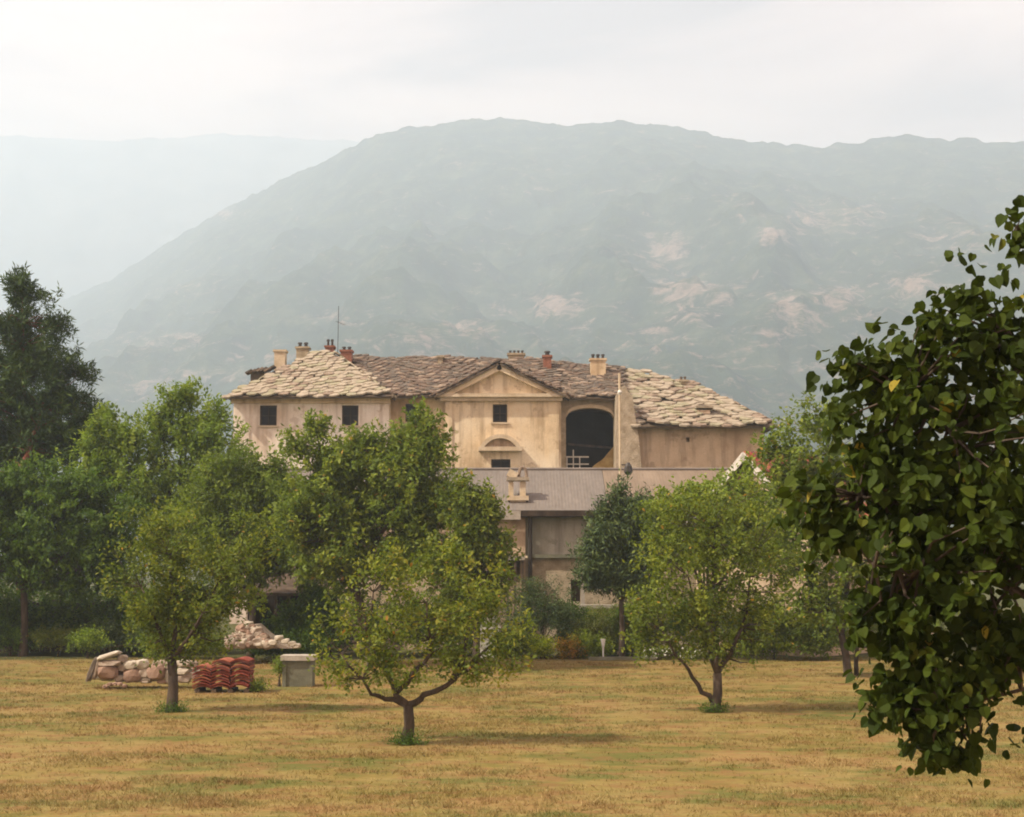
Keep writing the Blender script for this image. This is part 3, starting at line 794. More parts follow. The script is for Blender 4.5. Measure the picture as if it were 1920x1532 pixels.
# ------------------------------------------------------------------ barn with ribbed roof
def ribbed(p0, p1, up, n_, pitch=0.15, amp=0.005, depth=None):
    """sheet between eave points p0->p1, rising by vector up; returns MB"""
    mb = MB(); u = (p1 - p0); Lh = u.length; u.normalize(); k = int(Lh / pitch) * 4
    nn = u.cross(up).normalized(); 
    if nn.z < 0: nn = -nn
    for i in range(k):
        a0, a1 = Lh * i / k, Lh * (i + 1) / k
        h0, h1 = amp * math.sin(i * math.pi / 2), amp * math.sin((i + 1) * math.pi / 2)
        q = [p0 + u * a0 + nn * h0, p0 + u * a1 + nn * h1, p0 + u * a1 + nn * h1 + up, p0 + u * a0 + nn * h0 + up]
        mb.add(q, [(0, 1, 2, 3)])
    return mb
YB = 68.0
be0, be1, be2 = P(500, 957, YB - .5), P(1140, 957, YB - .5), P(1440, 957, YB - .5)
bt = P(1000, 881, YB + 4)
upv = Vector((0, 4.5, bt.z - be0.z))
barn = thing('barn', 'low long barn with grey and brown ribbed roof in front of the manor', 'barn', (be1.x - 5, YB + 3, 0))
obj('roof', ribbed(be0, be1, upv, 0), M['sheet'], barn)['label'] = 'grey ribbed roof half'
p2 = be2.copy(); obj('roof', ribbed(be1 + Vector((.02, 0, 0)), p2, upv, 0), M['sheet_brown'], barn)['label'] = 'brown ribbed roof half'
mb = MB(); rb0, rb2 = be0 + upv, p2 + upv
mb.prism([rb0, rb2, rb2 + Vector((0, 4.5, -upv.z)), rb0 + Vector((0, 4.5, -upv.z))], (0, 0, -.1))
obj('rear_roof', mb, M['sheet'], barn)
mb = MB(); mb.tube([rb0 + Vector((0, 0, .02)), rb2 + Vector((0, 0, .02))], .09, 6); obj('ridge_cap', mb, M['sheet'], barn)
wx0, wx1, wzz = be0.x + .3, be2.x - .5, be0.z
mb = MB(); z1_ = P(1000, 1042, YB).z
dr = [opening(1070, 1088, 1087, 1128, YB)]
xg = P(985, 1000, YB).x
wall_panel(mb, xg, wx1, z1_, wzz + .1, YB, [])
mb.box(wx1 - .3, wx1, YB + .5, YB + 8, 0, wzz)
obj('wall', mb, M['render_grey'], barn)['label'] = 'grey rendered upper wall'
mb = MB(); wall_panel(mb, xg, wx1, 0, z1_ - .1, YB - .12, dr, .6); obj('wall', mb, M['masonry'], barn)['label'] = 'rough stone lower wall'
mb = MB(); wall_panel(mb, wx0, xg, 0, wzz + .05, YB - .2, [opening(930, 975, 1052, 1092, YB - .2)], .6); mb.box(wx0, wx0 + .3, YB + .4, YB + 8, 0, wzz)
obj('wall', mb, M['plaster_brown'], barn)['label'] = 'warm rendered left wall'
mb = MB(); mb.box(xg + .1, wx1, YB - .32, YB - .003, z1_ - .1, z1_ + .06); obj('ledge', mb, M['concrete'], barn)
mb = MB(); o_ = dr[0]; mb.box(o_[0], o_[1], YB + .2, YB + .26, o_[2], o_[3]); obj('door', mb, M['wood_dark'], barn)
mb = MB(); o_ = opening(930, 975, 1052, 1092, YB - .2); mb.box(o_[0], o_[1], YB + .1, YB + .16, o_[2], o_[3]); obj('shutter', mb, M['wood_brown'], barn)
a = P(945, 1046, YB - .5); b = P(984, 1046, YB - .5); mb = MB(); mb.box(a.x, b.x, YB - 1.3, YB - .203, a.z - .1, a.z + .08); obj('balcony_slab', mb, M['concrete_pale'], barn)
mb = MB()
for px_ in (952, 966, 980): 
    q = P(px_, 1046, YB - 1.2); mb.box(q.x - .05, q.x + .05, YB - 1.25, YB - 1.15, 0, q.z - .14)
obj('balcony_post', mb, M['wood_brown'], barn)
mb = MB(); mb.box(xg - .2, be1.x + .02, YB - .62, YB - .52, wzz - .26, wzz - .02); mb.box(be1.x + .03, be2.x, YB - .62, YB - .52, wzz - .26, wzz - .02)
mb.box(xg - .2, be2.x, YB - .5, YB + .0, wzz - .30, wzz - .27)
obj('fascia', mb, M['wood_dark'], barn)
mb = MB(); mb.box(be0.x, xg - .22, YB - .62, YB - .52, wzz - .42, wzz - .02); obj('eave_board', mb, M['concrete_pale'], barn)
mb = MB(); q = P(994, 960, YB - .3); mb.tube([(q.x, YB - .3, wzz - .2), (q.x, YB - .3, 0)], .10, 8); obj('downpipe', mb, M['iron'], barn)

# sculpted stone chimney on the barn roof
Yh = 68.7
cb_ = P(971, 935, Yh)
bch = MB(); q0 = P(953, 935, Yh); q1 = P(989, 935, Yh)
bch.box(q0.x + .08, q1.x - .08, Yh - .35, Yh + .35, cb_.z - 1.0, cb_.z - .1)
stc = obj('chimney', bch, M['plaster_pale'], barn); stc['label'] = 'stone capped chimney standing up from the grey roof'
mb = MB(); mb.box(q0.x - .05, q1.x + .05, Yh - .5, Yh + .5, cb_.z - .098, cb_.z + .12); obj('base_slab', mb, M['trim'], stc)
for px_, w_, pt in ((958, 9, 903), (980, 11, 903)):
    a = P(px_ - w_ / 2, pt, Yh); b = P(px_ + w_ / 2, 930, Yh); mb = MB(); mb.box(a.x, b.x, Yh - .3, Yh + .3, cb_.z + .122, a.z); obj('upright_stone', mb, M['trim'], stc)
mb = MB(); a = P(950, 902, Yh); b = P(992, 902, Yh); mb.box(a.x, b.x, Yh - .42, Yh + .42, a.z + .002, a.z + .16); obj('cap_slab', mb, M['slab0'], stc)
mb = MB(); q = P(961, 890, Yh); mb.obox(q, (math.cos(.5), 0, -math.sin(.5)), (0, 1, 0), (math.sin(.5), 0, math.cos(.5)), .22, .3, .17); obj('top_stone', mb, M['trim'], stc)
q = P(980, 890, Yh); pts = [q + Vector((.17 * math.cos(a), 0, .34 * math.sin(a))) for a in np.linspace(-.6, math.pi + .6, 12)]
mb = MB(); mb.tube(pts, .075, 6); obj('ring_finial', mb, M['slab2'], stc)

# ------------------------------------------------------------------ red-tiled house with pale bargeboards
YR = 64.0
an = math.radians(38)
gdir = Vector((math.cos(an) * .8, -math.sin(an), 0)).normalized()   # along the gable end, towards the right and nearer
rdir = Vector((-gdir.y, gdir.x, 0))                                 # ridge runs away to the right
ap = P(1394, 850, YR)
hwid2, rise = 3.4, 3.15
lE = ap - gdir * hwid2 - Vector((0, 0, rise)); rE = ap + gdir * hwid2 - Vector((0, 0, rise))
cot = thing('tiled_house', 'small house with red clay tile roof and pale bargeboards behind the right trees', 'house', (ap.x + 2, YR + 3, 0))
mb = MB(); Lr = 11.0
ins = rdir * .5
A1, B1, C1 = lE + gdir * .4 + ins, rE - gdir * .4 + ins, ap + ins - Vector((0, 0, .35))
mb.prism([Vector((A1.x, A1.y, 0)), Vector((B1.x, B1.y, 0)), B1, C1, A1], rdir * (Lr - 1)); obj('wall', mb, M['plaster_brown'], cot)
for (e_, s_) in ((lE, 'l'), (rE, 'r')):
    d = (ap - e_); n_ = d.cross(rdir).normalized(); n_ = n_ if n_.z > 0 else -n_
    mb = MB(); mb.prism([e_, ap, ap + rdir * Lr, e_ + rdir * Lr], -n_ * .12); rf_ = obj('roof', mb, M['underroof'], cot)
    mb = MB(); mb.prism([e_ - rdir * .06 + n_ * .05, ap - rdir * .06 + n_ * .05, ap - rdir * .06 - n_ * .26, e_ - rdir * .06 - n_ * .26], rdir * .055); obj('bargeboard', mb, M['wood_pale'], cot)
    if s_ == 'r':
        # half round tiles, each one a piece
        tv = []; seg = 5
        for y_ in (0, 1):
            for k in range(seg + 1):
                a = math.pi * k / seg; rr2 = .12 if y_ == 0 else .10
                tv.append((rr2 * math.cos(a), y_ * .5, rr2 * .75 * math.sin(a)))
        tf = [(k, k + 1, k + seg + 2, k + seg + 1) for k in range(seg)]
        tms = []
        for mt in ('tile0', 'tile1', 'tile1', 'tile2'):
            me = bpy.data.meshes.new('roof_tile'); me.from_pydata(tv, [], tf); me.materials.append(M[mt]); tms.append(me)
        vv_ = d.normalized(); uu_ = rdir; w_ = wloc(rf_)
        if uu_.cross(vv_).dot(n_) < 0: uu_ = -uu_
        nr = int(d.length / .42); nc_ = 22
        for j in range(nr):
            for i in range(nc_):
                if j * nc_ + i > 290: break
                p_ = e_ + vv_ * (d.length - .42 * (j + 1)) + rdir * (.15 + i * .27) + n_ * (.02 + R.uniform(0, .02)) - w_
                o = bpy.data.objects.new('roof_tile', R.choice(tms)); COL.objects.link(o); o.parent = rf_
                o.matrix_local = Matrix(((uu_.x, vv_.x, n_.x, p_.x), (uu_.y, vv_.y, n_.y, p_.y), (uu_.z, vv_.z, n_.z, p_.z), (0, 0, 0, 1)))

# ------------------------------------------------------------------ pole with lamp
qp = P(1163, 915, 66); mb = MB()
root = thing('utility_pole', 'tall thin pale pole rising in front of the manor arch', 'pole', (qp.x, 66, 0))
zt_ = P(1163, 700, 66).z
mb.tube([(qp.x, 66, 0), (qp.x, 66, zt_)], [.075, .05], 8); obj('shaft', mb, M['trim'], root)
mb = MB(); q = P(1162, 736, 66); mb.tube([q - Vector((0, 0, .12)), q, q + Vector((0, 0, .12))], [.05, .11, .05], 8); obj('insulator', mb, M['white'], root)
q = P(1178, 880, 66); mb = MB(); mb.tube([q + Vector((0, 0, .30)), q + Vector((0, 0, .12)), q - Vector((0, 0, .12)), q - Vector((0, 0, .25))], [.06, .17, .2, .1], 8)
mb.bar(q + Vector((-.35, 0, .2)), q + Vector((0, 0, .2)), .05); obj('lantern', mb, M['iron'], root)

# ------------------------------------------------------------------ fence, shed, low wall
fx0, fx1 = P(-190, 1100, 66).x, P(390, 1100, 66).x
fen = thing('plank_fence', 'dark vertical plank fence in shade under the left trees', 'fence', ((fx0 + fx1) / 2, 66, 0))
x = fx0
while x < fx1:
    w_ = R.uniform(.17, .24); mb = MB(); mb.box(x, x + w_, 66 + R.uniform(0, .02), 66.03 + R.uniform(0, .02), 0, 2.2 + R.uniform(-.08, .08))
    obj('plank', mb, M['wood_dark'], fen); x += w_ + R.uniform(.015, .05)
for z_ in (.5, 1.7):
    mb = MB(); mb.box(fx0, fx1, 66.06, 66.12, z_, z_ + .1); obj('rail', mb, M['wood_dark'], fen)

s0, s1 = P(470, 1100, 64).x, P(600, 1100, 64).x
shed = thing('open_shed', 'low open-fronted shed with brown lean-to roof behind the rubble heap', 'shed', ((s0 + s1) / 2, 65, 0))
zs_ = P(500, 1112, 63.5).z; zt2 = P(500, 1062, 67).z
mb = MB(); mb.prism([(s0 - .3, 63.3, zs_), (s1 + .3, 63.3, zs_), (s1 + .3, 67, zt2), (s0 - .3, 67, zt2)], (0, 0, -.12)); obj('roof', mb, M['wood_brown'], shed)
for px_ in (474, 517, 541, 598):
    q = P(px_, 1130, 63.6); mb = MB(); mb.box(q.x - .06, q.x + .06, 63.5, 63.62, 0, zs_ - .13); obj('post', mb, M['wood_brown'], shed)
mb = MB(); mb.box(s0, s1, 66.7, 66.8, 0, zt2 - .3); mb.box(s0 - .06, s0, 63.7, 66.7, 0, zs_ - .15); obj('wall', mb, M['void'], shed)
mb = MB(); mb.box(s0 + .3, s1 - .4, 64.6, 66.2, 0, 1.1); obj('stored_tarp', mb, M['tarp'], shed)

lw0, lw1 = P(1088, 1135, 64.5), P(1165, 1135, 64.5)
mb = MB()
root = thing('low_wall', 'low pale garden wall in front of the barn door', 'wall', ((lw0.x + lw1.x) / 2, 64.5, 0))
mb.box(lw0.x, lw1.x, 64.3, 64.7, 0, lw0.z - .12); obj('wall', mb, M['masonry'], root)
mb = MB(); mb.box(lw0.x - .05, lw1.x + .05, 64.24, 64.76, lw0.z - .118, lw0.z + .03); obj('coping', mb, M['concrete_pale'], root)
q = P(1093, 1110, 66.5); mb = MB(); mb.box(q.x - .08, q.x + .08, 66.42, 66.58, 0, P(1093, 1094, 66.5).z); tag(obj('gate_post', mb, M['concrete_pale']), 'white gate post beside the barn door', 'post')

# ------------------------------------------------------------------ stones, tile stack, trough
def rock_mesh(mb, c_, rx_, ry_, rz_, seed, flat=1.0, rot=0.0, tilt=0.0):
    r_ = np.random.default_rng(seed)
    ph = (1 + 5 ** .5) / 2
    V = np.array([(-1, ph, 0), (1, ph, 0), (-1, -ph, 0), (1, -ph, 0), (0, -1, ph), (0, 1, ph), (0, -1, -ph), (0, 1, -ph), (ph, 0, -1), (ph, 0, 1), (-ph, 0, -1), (-ph, 0, 1)], float)
    Fc = [(0, 11, 5), (0, 5, 1), (0, 1, 7), (0, 7, 10), (0, 10, 11), (1, 5, 9), (5, 11, 4), (11, 10, 2), (10, 7, 6), (7, 1, 8), (3, 9, 4), (3, 4, 2), (3, 2, 6), (3, 6, 8), (3, 8, 9), (4, 9, 5), (2, 4, 11), (6, 2, 10), (8, 6, 7), (9, 8, 1)]
    V = [v / np.linalg.norm(v) for v in V]; cache = {}
    def mid(a, b):
        k = (min(a, b), max(a, b))
        if k not in cache:
            m_ = V[a] + V[b]; V.append(m_ / np.linalg.norm(m_)); cache[k] = len(V) - 1
        return cache[k]
    F2 = []
    for a, b, c2 in Fc:
        x, y, z = mid(a, b), mid(b, c2), mid(c2, a); F2 += [(a, x, z), (b, y, x), (c2, z, y), (x, y, z)]
    V = np.array(V); V = np.clip(V, -.72, .72) / .78
    V = V * (1 + r_.uniform(-.12, .12, (len(V), 1)))
    V = V * np.array([rx_, ry_, rz_])
    ct, st = math.cos(tilt), math.sin(tilt); V = np.stack([V[:, 0] * ct - V[:, 2] * st, V[:, 1], V[:, 0] * st + V[:, 2] * ct], 1)
    cr_, sr = math.cos(rot), math.sin(rot); V = np.stack([V[:, 0] * cr_ - V[:, 1] * sr, V[:, 0] * sr + V[:, 1] * cr_, V[:, 2]], 1)
    V = V + np.array(c_); mb.add([tuple(v) for v in V], F2)

YS = 47.5; sS = SC(YS)
pile = thing('stone_pile', 'row of piled field stones and leaning slabs beside the red tiles', 'stone pile', (P(265, 1280, YS).x, YS, 0))
def stone(px_, py_, wpx, hpx, mat, tilt=0, dy=0.0, dep=None):
    q = P(px_, py_, YS + dy); mb = MB()
    rock_mesh(mb, q, wpx / sS / 2 * 1.08, (dep or max(wpx, 20) / sS / 2 * .9), hpx / sS / 2 * 1.08, R.randrange(9999), rot=R.uniform(-.3, .3) if not tilt else 0, tilt=tilt)
    obj('stone', mb, M[mat], pile)
for s_ in [(174, 1254, 10, 46, 'slab3', -.35), (183, 1252, 9, 44, 'stone0', -.30), (205, 1229, 42, 9, 'stone2', .30), (208, 1243, 40, 11, 'stone0', .05),
           (203, 1260, 36, 26, 'stone1'), (230, 1235, 18, 14, 'stone0'), (232, 1252, 16, 14, 'stone0'), (249, 1267, 30, 24, 'stone1'), (246, 1247, 24, 16, 'stone2'),
           (268, 1245, 22, 17, 'stone2'), (272, 1262, 20, 18, 'stone0'), (295, 1260, 34, 28, 'stone1'), (300, 1244, 24, 12, 'stone0'), (322, 1268, 24, 28, 'stone2'),
           (322, 1248, 24, 14, 'stone0'), (345, 1243, 28, 12, 'stone2'), (344, 1258, 26, 14, 'stone2'), (346, 1272, 24, 16, 'stone0'), (225, 1272, 18, 12, 'stone0'),
           (275, 1276, 20, 9, 'stone0'), (306, 1278, 20, 8, 'stone1'), (362, 1246, 18, 12, 'stone0'), (362, 1266, 18, 14, 'stone0')]:
    stone(*s_[:5], tilt=s_[5] if len(s_) > 5 else 0)
for k in range(16):
    stone(190 + k * 11.5, 1262 + R.uniform(-4, 6), 24, 20, R.choice(('stone0', 'stone1', 'stone2')), dy=.45)
for k in range(5): stone(198 + k * 9, 1285 + R.uniform(-3, 3), 9, 6, 'stone1', dy=-.3)

# stack of curved red tiles
YT = 46.4; sT = SC(YT)
stk = thing('tile_stack', 'stack of curved red roof tiles on the lawn by the left apple tree', 'tile stack', (P(417, 1300, YT).x, YT, 0))
def arc_tile(w, l, thk, bend):
    v, f = [], []; seg = 7
    for y_ in (-l / 2, l / 2):
        for up_ in (0, thk):
            for k in range(seg + 1):
                s_ = k / seg; v.append(((s_ - .5) * w, y_, bend * math.sin(math.pi * s_) + up_))
    n = seg + 1
    for k in range(seg):
        f += [(k, k + 1, n + k + 1, n + k), (2 * n + k + 1, 2 * n + k, 3 * n + k, 3 * n + k + 1), (n + k, n + k + 1, 3 * n + k + 1, 3 * n + k), (k + 1, k, 2 * n + k, 2 * n + k + 1)]
    f += [(0, n, 3 * n, 2 * n), (seg, 2 * n + seg, 3 * n + seg, n + seg)]
    return v, f
tms = {}
for mt in ('tile0', 'tile1', 'tile2'):
    v, f = arc_tile(.56, .95, .035, .085); me = bpy.data.meshes.new('clay_tile'); me.from_pydata(v, [], f); me.materials.append(M[mt]); tms[mt] = me
xs0 = P(365, 1290, YT).x; z0 = .10; 
mb = MB()
for k in range(4): mb.box(xs0 + .1 + k * .5, xs0 + .25 + k * .5, YT - .5, YT + .5, -.02, .10)
obj('pallet', mb, M['wood_brown'], stk)
for lay in range(5):
    for col in range(3):
        if lay == 4 and col == 0: continue
        for s_ in range(3):
            z_ = z0 + lay * .172 + s_ * .045 + (.03 if col == 2 else 0) - .0
            mt = 'tile2' if (s_ == 1 and lay % 2) or lay == 4 and s_ < 2 else R.choice(('tile0', 'tile0', 'tile1'))
            if lay in (1, 3) and s_ == 2: mt = 'tile1'
            o = bpy.data.objects.new('clay_tile', tms[mt]); COL.objects.link(o); o.parent = stk
            o.location = Vector((xs0 + .30 + col * .585 + R.uniform(-.02, .02), YT + R.uniform(-.05, .05), z_)) - WL[stk.name]
            o.rotation_euler = (0, R.uniform(-.03, .03), R.uniform(-.05, .05))

# rubble heap behind
YH = 58; sH = SC(YH)
heap = thing('rubble_heap', 'heap of pale rubble and broken stone in front of the open shed', 'rubble heap', (P(470, 1200, YH).x, YH, 0))
for k in range(80):
    u_ = R.random(); px_ = 430 + 76 * u_; top = 1164 + 45 * abs(u_ - .45) ** 1.2 * 2
    py_ = R.uniform(top, 1212); q = P(px_, py_, YH + (1212 - py_) * .018); mb = MB()
    s_ = R.uniform(4, 10) / sH
    rock_mesh(mb, q, s_ * 1.1, s_, s_ * R.uniform(.5, .9), R.randrange(9999), rot=R.uniform(0, 3), tilt=R.uniform(-.6, .6)); obj('stone', mb, M[R.choice(('stone2', 'stone0', 'stone0', 'slab2', 'stone1'))], heap)
for px_, py_ in ((523, 1196), (535, 1202), (548, 1207), (556, 1211), (512, 1205)):
    q = P(px_, py_, YH - 1); mb = MB(); rock_mesh(mb, q, .17, .15, .1, R.randrange(999)); obj('stone', mb, M['stone2'], heap)
mb = MB(); q = P(462, 1172, YH + .8); 
prof2 = [P(a, b, YH + .6) for a, b in ((424, 1216), (440, 1192), (455, 1174), (478, 1172), (498, 1190), (525, 1208), (550, 1216))]
mb.prism(prof2, (0, 1.5, 0)); obj('earth_core', mb, M['stone0'], heap)

# stone trough / box
YK = 48.5
bx0, bx1 = P(529, 1250, YK), P(592, 1250, YK)
box_ = thing('concrete_box', 'grey concrete box with pale lid on the lawn', 'box', ((bx0.x + bx1.x) / 2, YK, 0))
zt3 = P(560, 1228, YK).z
mb = MB(); mb.box(bx0.x + .06, bx1.x - .06, YK - .3, YK + .3, -.02, zt3 - .16); obj('body', mb, M['concrete'], box_)
mb = MB(); mb.box(bx0.x, bx1.x, YK - .4, YK + .4, zt3 - .158, zt3); obj('lid', mb, M['concrete_pale'], box_)
for x_ in (bx0.x + .06, bx1.x - .18):
    mb = MB(); mb.box(x_, x_ + .12, YK - .345, YK - .302, -.02, zt3 - .16); obj('corner_strip', mb, M['concrete'], box_)

# white garden ornaments
q = P(920, 1168, 62); q.z = 0
r_ = thing('white_shrine', 'small white arched garden shrine among the shrubs', 'garden shrine', (q.x, 62, 0))
za, zb_, zc_ = P(920, 1172, 62).z, P(920, 1150, 62).z, P(920, 1132, 62).z
mb = MB(); mb.box(q.x - .42, q.x + .42, 61.7, 62.3, 0, za); obj('plinth', mb, M['white'], r_)
mb = MB(); mb.tube([(q.x, 62, za), (q.x, 62, zb_), (q.x, 62, zb_ + (zc_ - zb_) * .6), (q.x, 62, zc_)], [.30, .23, .20, .07], 10); obj('figure', mb, M['white'], r_, True)
q = P(1131, 1225, 60.5)
r_ = thing('flower_urn', 'small white flower urn on the bed edge', 'urn', (q.x, 60.5, 0)); mb = MB()
zt4 = P(1131, 1198, 60.5).z
mb.tube([(q.x, 60.5, 0), (q.x, 60.5, .08), (q.x, 60.5, .14), (q.x, 60.5, zt4 * .6), (q.x, 60.5, zt4)], [.09, .09, .03, .04, .11], 12); obj('urn', mb, M['white'], r_, True)
e0_, e1_ = P(1000, 1232, 60.2), P(1230, 1232, 60.2)
mb = MB(); mb.box(e0_.x + 2.2, e1_.x, 60.1, 60.35, -.05, .16); tag(obj('bed_edging', mb, M['concrete']), 'low stone edging along the centre flower bed', 'edging')

# ------------------------------------------------------------------ vegetation
def leaf_quads(pos, d, n, ln, wd):
    """kite leaves: pos base, d axis, n normal (N,3); ln, wd arrays"""
    s = unit(np.cross(d, n)); n = np.cross(s, d)
    ln = ln[:, None]; wd = wd[:, None]
    a = pos; b = pos + d * ln * .45 + s * wd * .5 + n * wd * .12; c = pos + d * ln; e_ = pos + d * ln * .45 - s * wd * .5 + n * wd * .12
    return np.stack([a, b, c, e_], 1).reshape(-1, 3)

def sample_sprigs(blobs, Y, N, g, outer=0.42, depthk=0.85, noise=0.28, shoots=0.07):
    s = SC(Y)
    w = np.array([(b[2] * b[3]) for b in blobs], float); w /= w.sum()
    idx = g.choice(len(blobs), N, p=w)
    C = np.array([list(P(b[0], b[1], Y + (b[4] if len(b) > 4 else 0))) for b in blobs])
    Rx = np.array([b[2] / s for b in blobs]); Rz = np.array([b[3] / s for b in blobs]); Ry = (Rx + Rz) / 2 * depthk
    d = unit(g.normal(size=(N, 3)))
    r = g.random(N) ** outer
    lob = 1 + noise * (np.sin(d[:, 0] * 5 + idx * 1.7) * np.sin(d[:, 2] * 6 + idx) + .6 * np.sin(d[:, 1] * 9 + d[:, 0] * 7 + idx * 3.1))
    r = r * np.clip(lob, .5, 1.3)
    sh = g.random(N) < shoots
    r = np.where(sh, g.uniform(.95, 1.3, N), r)
    d = np.where(sh[:, None], unit(d + np.array([0, 0, .5])), d)
    rad = np.stack([Rx[idx], Ry[idx], Rz[idx]], 1)
    pos = C[idx] + d * rad * r[:, None]
    return pos, d, idx, C

def gap_filter(pos, d, g, scale, thr):
    x, y, z = (pos / scale).T
    v = np.sin(x * 1.3 + 1.7 * np.sin(z * 1.1)) + np.sin(y * 1.5 + 1.3 * np.sin(x * .9)) + np.sin(z * 1.7 + 1.1 * np.sin(y * 1.2))
    keep = v > thr
    return keep

def build_tree(name, label, cat, base, Y, blobs, mat, nspr=700, per=22, leaf=(.09, .05), spr_len=.45, bark='bark', trunk_r=.12, fork=None,
               limbs=None, droop=0.0, upb=0.6, seed=1, group=None, thr=-1.4, gscale=.45, noise=.36, outer=.42, zmin=.12, depthk=.85, spread=.085,
               trunk_pts=None, twigs=0.35, crown_name='crown', var_lo=0., var_hi=1., parent_kind=None):
    g = np.random.default_rng(seed)
    root = thing(name, label, cat, base, group)
    pos, d, idx, C = sample_sprigs(blobs, Y, nspr, g, outer, depthk, noise, 0.10)
    k = gap_filter(pos, d, g, gscale, thr) & (pos[:, 2] > zmin)
    pos, d, idx = pos[k], d[k], idx[k]; N = len(pos)
    ax = unit(d * .8 + np.array([0, 0, upb - droop]) + g.normal(size=(N, 3)) * .35)
    tpos = g.random((N, per))
    pp = pos[:, None, :] + ax[:, None, :] * ((tpos - .5) * spr_len)[..., None] + g.normal(size=(N, per, 3)) * spread
    if droop: pp[..., 2] -= droop * .3 * (tpos * spr_len) ** 2
    ld = unit(ax[:, None, :] * .5 + g.normal(size=(N, per, 3)) * .75 + np.array([0, 0, -.25 - droop * .5]))
    ln_ = unit(g.normal(size=(N, per, 3)) * .6 + np.array([0, 0, .7]) + d[:, None, :] * .5)
    sz = g.uniform(.65, 1.25, (N, per))
    vs_ = leaf_quads(pp.reshape(-1, 3), ld.reshape(-1, 3), ln_.reshape(-1, 3), (sz * leaf[0]).ravel(), (sz * leaf[1]).ravel())
    base_v = g.uniform(.05, .85, (N, 1)); var = np.clip(base_v + g.normal(size=(N, per)) * .14, 0, .86)
    rare = g.random((N, per)) > .993; var[rare] = 1.0
    var = var_lo + (var_hi - var_lo) * var
    if len(vs_): 
        vs_[:, 2] = np.maximum(vs_[:, 2], .03)
    np_mesh(crown_name, vs_, 4, mat, root, var.ravel())
    # wood
    if bark:
        mb = MB(); b = Vector(base)
        fk = Vector(fork) if fork is not None else b + (Vector(C[0]) - b) * .35
        tp = [b - Vector((0, 0, .1)), b + Vector((0, 0, .12)), b.lerp(fk, .5) + Vector((trunk_r * .3, 0, 0)), fk]
        mb.tube(tp, [trunk_r * 1.5, trunk_r * 1.1, trunk_r * .92, trunk_r * .85], 9)
        nodes = [(fk, trunk_r * .8)]
        paths = limbs or [[fk, fk.lerp(Vector(c_), .5) + Vector((g.normal() * .1, g.normal() * .1, .1)), Vector(c_)] for c_ in C]
        for pth in paths:
            pth = [Vector(q) for q in pth]; r0_ = trunk_r * (.62 if limbs else .5); n = len(pth)
            # subdivide with wobble
            fine_ = []
            for i in range(n - 1):
                for s_ in (0, .33, .66): fine_.append(pth[i].lerp(pth[i + 1], s_) + (Vector(g.normal(size=3)) * r0_ * .35 if (i or s_) else Vector((0, 0, 0))))
            fine_.append(pth[-1]); m_ = len(fine_)
            rad = [max(.008, r0_ * (1 - .8 * i / (m_ - 1))) for i in range(m_)]
            mb.tube(fine_, rad, 6); nodes += list(zip(fine_, rad))
        npos = np.array([list(q) for q, _ in nodes]); nr_ = [r for _, r in nodes]
        sel = g.random(N) < twigs
        for p_ in pos[sel]:
            dd = np.linalg.norm(npos - p_, axis=1) + .5 * np.maximum(0, npos[:, 2] - p_[2]); j = int(dd.argmin())
            a = Vector(npos[j]); q = Vector(p_); mid_ = a.lerp(q, .5) + Vector(g.normal(size=3)) * dd[j] * .08
            mb.tube([a, mid_, q], [min(nr_[j] * .5, .03), min(nr_[j] * .35, .018), .006], 4, False)
        obj('trunk', mb, M[bark], root, True)
    return root

apples = 'fruit trees on the mown lawn'
b1 = G(763, 1396); Y1 = b1.y
f = P(765, 1322, Y1)
build_tree('apple_tree', 'apple tree with low forked trunk in the middle of the lawn', 'tree', b1, Y1,
    [(640, 1195, 55, 75), (700, 1200, 85, 85), (790, 1170, 95, 90), (880, 1195, 95, 80), (690, 1095, 65, 55), (800, 1085, 80, 55), (890, 1110, 70, 60), (930, 1215, 60, 70, -.3), (740, 1230, 80, 40, -.5), (680, 1250, 60, 45), (860, 1240, 60, 35), (750, 1050, 40, 35), (850, 1030, 35, 30), (650, 1270, 45, 30), (955, 1245, 32, 42), (622, 1215, 26, 45), (820, 1215, 50, 30)],
    L['apple'], nspr=900, per=19, leaf=(.115, .062), spr_len=.4, trunk_r=.13, fork=f, seed=3, group=apples, thr=-.2, gscale=.32, upb=.9,
    limbs=[[f, P(725, 1308, Y1), P(695, 1300, Y1 - .2), P(640, 1225, Y1 - .4)], [f, P(740, 1298, Y1), P(725, 1255, Y1 + .2), P(690, 1180, Y1 + .3), P(700, 1110, Y1 + .3)],
           [P(740, 1300, Y1), P(775, 1265, Y1 - .1), P(805, 1230, Y1 - .2), P(800, 1130, Y1 - .3)], [f, P(800, 1305, Y1), P(850, 1275, Y1), P(900, 1225, Y1 + .2), P(950, 1190, Y1 + .2)],
           [P(850, 1275, Y1), P(880, 1200, Y1 + .4), P(880, 1120, Y1 + .6)]])
b2 = G(1341, 1336); Y2 = b2.y; f = P(1345, 1262, Y2)
